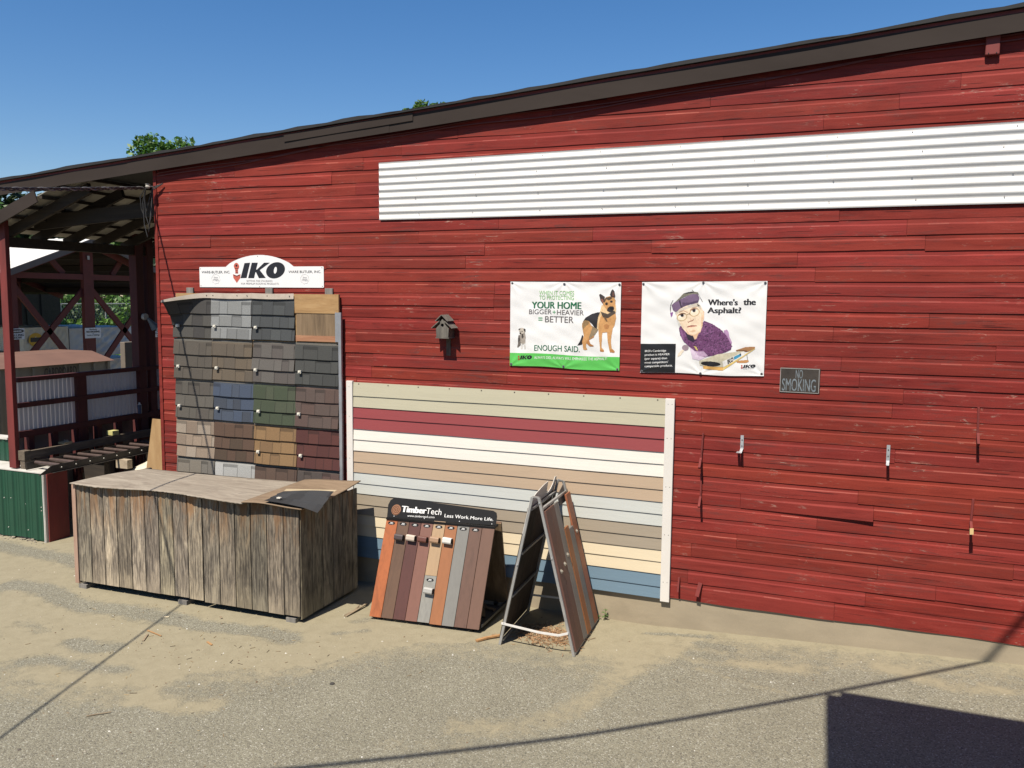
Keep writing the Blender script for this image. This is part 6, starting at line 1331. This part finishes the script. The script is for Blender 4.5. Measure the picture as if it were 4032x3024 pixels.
# ------------------------------------------------------------------ fence, vines, trees
fe = thing('chain_link_fence', 'grey chain link fence overgrown with vines beyond the lumber shed', 'fence', (-32, 20, 1.2))
fm = mat('fence_steel', (0.40, 0.41, 0.41), 0.5, metal=0.3)
for i in range(13):
    mb = MB(); mb.tube([(-32, 9+2.4*i, 1.0), (-32, 9+2.4*i, 3.0)], 0.035, 8); mb.build('fence_post', fm, fe)
mb = MB(); mb.tube([(-32, 9, 2.97), (-32, 38, 2.97)], 0.025, 8); mb.build('top_rail', fm, fe)
mb = MB()
for i in range(250):
    y = 9+0.13*i
    for s in (-1, 1): mb.add([(-32+0.004*s, y, 1.0), (-32+0.004*s, y+0.012, 1.0), (-32+0.004*s, y+0.012+s*1.1, 2.95), (-32+0.004*s, y+s*1.1, 2.95)], [(0, 1, 2, 3)])
mb.build('wire_mesh', fm, fe, fix=False)
def leafmat(name, a, b):
    m, nt, p = nodes(name); oi = N(nt, 'ShaderNodeAttribute'); oi.attribute_name = 'col'
    nt.links.new(oi.outputs['Color'], p.inputs['Base Color']); p.inputs['Roughness'].default_value = 0.55
    tr = N(nt, 'ShaderNodeBsdfTranslucent'); nt.links.new(oi.outputs['Color'], tr.inputs[0]); ms = N(nt, 'ShaderNodeMixShader'); ms.inputs[0].default_value = 0.3
    nt.links.new(p.outputs[0], ms.inputs[1]); nt.links.new(tr.outputs[0], ms.inputs[2]); nt.links.new(ms.outputs[0], nt.nodes['Material Output'].inputs[0]); return m
LEAF = leafmat('leaves', None, None)
def leaf(mb, c, s, rg, colr, up=0.4):
    n = Vector((rg.gauss(0, 1), rg.gauss(0, 1), rg.gauss(0, 1)+up)).normalized(); a = n.orthogonal().normalized(); b = n.cross(a); t = rg.uniform(0, 6.28)
    a2 = a*math.cos(t)+b*math.sin(t); b2 = n.cross(a2); c = Vector(c)
    k = rg.uniform(0.7, 1.35); col = tuple(q*k*rg.uniform(0.9, 1.1) for q in colr)
    mb.add([c-a2*s, c-b2*s*0.55+a2*s*0.1, c+a2*s, c+b2*s*0.55+a2*s*0.1], [(0, 1, 2, 3)], 0, col)
mb = MB(); rg = random.Random(4)
for i in range(26000):
    x = rg.uniform(-31.9, -22.5); y = rg.uniform(8, 32); base = 1.4*min(1, max(0, (-x-18)/16))*min(1, max(0, (y-2)/6))
    h = 0.35+0.55*(0.5+0.5*math.sin(x*1.3+y*0.7))*(0.5+0.5*math.sin(y*1.9-x*0.6))+max(0, (-x-29.5))*0.28*(0.6+0.4*math.sin(y*1.1))
    leaf(mb, (x, y, base+h*rg.uniform(0.55, 1.05)), rg.uniform(0.07, 0.16), rg, (0.13, 0.26, 0.04))
for i in range(3500):
    y = rg.uniform(9, 32); hmax = 1.0+1.0*max(0, math.sin(y*0.9))*max(0, math.sin(y*2.3+1)); leaf(mb, (-31.9+rg.uniform(-0.15, 0.15), y, 1.3+hmax*rg.random()), rg.uniform(0.06, 0.13), rg, (0.13, 0.26, 0.045))
tag(mb.build('vine_cover', LEAF, fix=False), 'bright green vines and weeds in front of the chain link fence', 'vines', kind='stuff')
mb = MB()
for i in range(16000):
    y = rg.uniform(8, 46); x = -36-rg.random()*2.5; z = rg.random(); top = 3.25+0.25*math.sin(y*1.7)+0.2*math.sin(y*4.1)
    leaf(mb, (x, y, 0.9+(top-0.9)*z**0.7), rg.uniform(0.10, 0.22), rg, (0.07, 0.13, 0.04) if z < 0.8 else (0.09, 0.19, 0.04))
mb.box(-39.5, -38.5, 6, 48, 0.5, 2.9, 0, (0.02, 0.035, 0.012))
tag(mb.build('hedge', LEAF, fix=False), 'leafy hedge growing behind the chain link fence', 'hedge', kind='stuff')
def tree(label, x, y, ztop, rad, hgt, nleaf, ls, colr, seed, zbase=0.5):
    t = thing('leafy_tree', label, 'tree', (x, y, zbase)); rg = random.Random(seed); mb = MB()
    zc = ztop-hgt/2; bark = mat('tree_bark', (0.07, 0.055, 0.04), 0.9, var=0.3, sc=6, bmp=0.01)
    mb.tube([(x, y, zbase-0.5), (x+0.1, y, zbase+(zc-zbase)*0.5), (x, y+0.1, zc), (x+0.1, y, ztop-hgt*0.2)], [0.32, 0.24, 0.16, 0.05], 8)
    lobes = []
    for i in range(26):
        a = rg.uniform(0, 6.28); el = rg.uniform(-0.7, 1.5); r = rg.uniform(0.45, 0.95)
        c = Vector((x+rad*r*math.cos(a)*math.cos(el), y+rad*r*math.sin(a)*math.cos(el), zc+hgt/2*r*math.sin(el)*0.92)); lobes.append((c, rad*rg.uniform(0.22, 0.4)))
        if i < 12: mb.tube([(x, y, zc-hgt*0.2+rg.random()*hgt*0.3), tuple((Vector((x, y, zc))+c)*0.5+Vector((0, 0, -0.2))), tuple(c)], [0.10, 0.06, 0.02], 5)
    mb.build('trunk', bark, t)
    mb = MB()
    for i in range(nleaf):
        c, r = lobes[rg.randrange(len(lobes))]; d = Vector((rg.gauss(0, 1), rg.gauss(0, 1), rg.gauss(0, 1))).normalized()*r*rg.uniform(0.55, 1.08)
        leaf(mb, c+d, ls*rg.uniform(0.7, 1.3), rg, colr, 0.8)
    mb.build('crown', LEAF, t, fix=False)
MAP = (0.055, 0.14, 0.022)
tree('rounded green maple crown rising above the left part of the roof', -33.9, 26.8, 11.2, 2.8, 6.5, 22000, 0.14, (0.085, 0.19, 0.028), 3)
tree('small green treetop just showing over the roof edge near the middle', -19.3, 28.3, 12.65, 1.4, 4.5, 6000, 0.12, (0.085, 0.17, 0.025), 8)
tree('green treetop at the extreme left edge of the picture', -44.6, 23.6, 9.0, 2.0, 5.5, 9000, 0.16, MAP, 12)
for i, (x, y, zt, r) in enumerate([(-46, 18, 9, 4.5), (-47, 26, 9.2, 5), (-49, 35, 9.0, 5), (-50, 44, 9.5, 5), (-44, 11.5, 8, 4)]):
    tree(['dark tree behind the shed, first from the left', 'dark tree behind the shed, second from the left', 'dark tree behind the shed, third from the left', 'dark tree behind the shed, rightmost of the row', 'dark tree at the left end behind the shed'][i], x, y, zt, r, 7.5, 5000, 0.3, (0.028, 0.055, 0.016), 30+i)

# ------------------------------------------------------------------ one common darkening of every surface (the picture is exposed up for it)
for m in bpy.data.materials:
    nt = m.node_tree
    for n in list(nt.nodes):
        s = n.inputs.get('Base Color') if n.type == 'BSDF_PRINCIPLED' else n.inputs.get('Color') if n.type == 'BSDF_TRANSLUCENT' else None
        if s is None: continue
        if s.is_linked:
            src = s.links[0].from_socket; x = nt.nodes.new('ShaderNodeMix'); x.data_type = 'RGBA'; x.blend_type = 'MULTIPLY'; x.inputs[0].default_value = 1.0
            x.inputs[7].default_value = (0.75, 0.75, 0.75, 1); nt.links.new(src, x.inputs[6]); nt.links.new(x.outputs[2], s)
        else:
            c = s.default_value; s.default_value = (c[0]*0.75, c[1]*0.75, c[2]*0.75, 1)
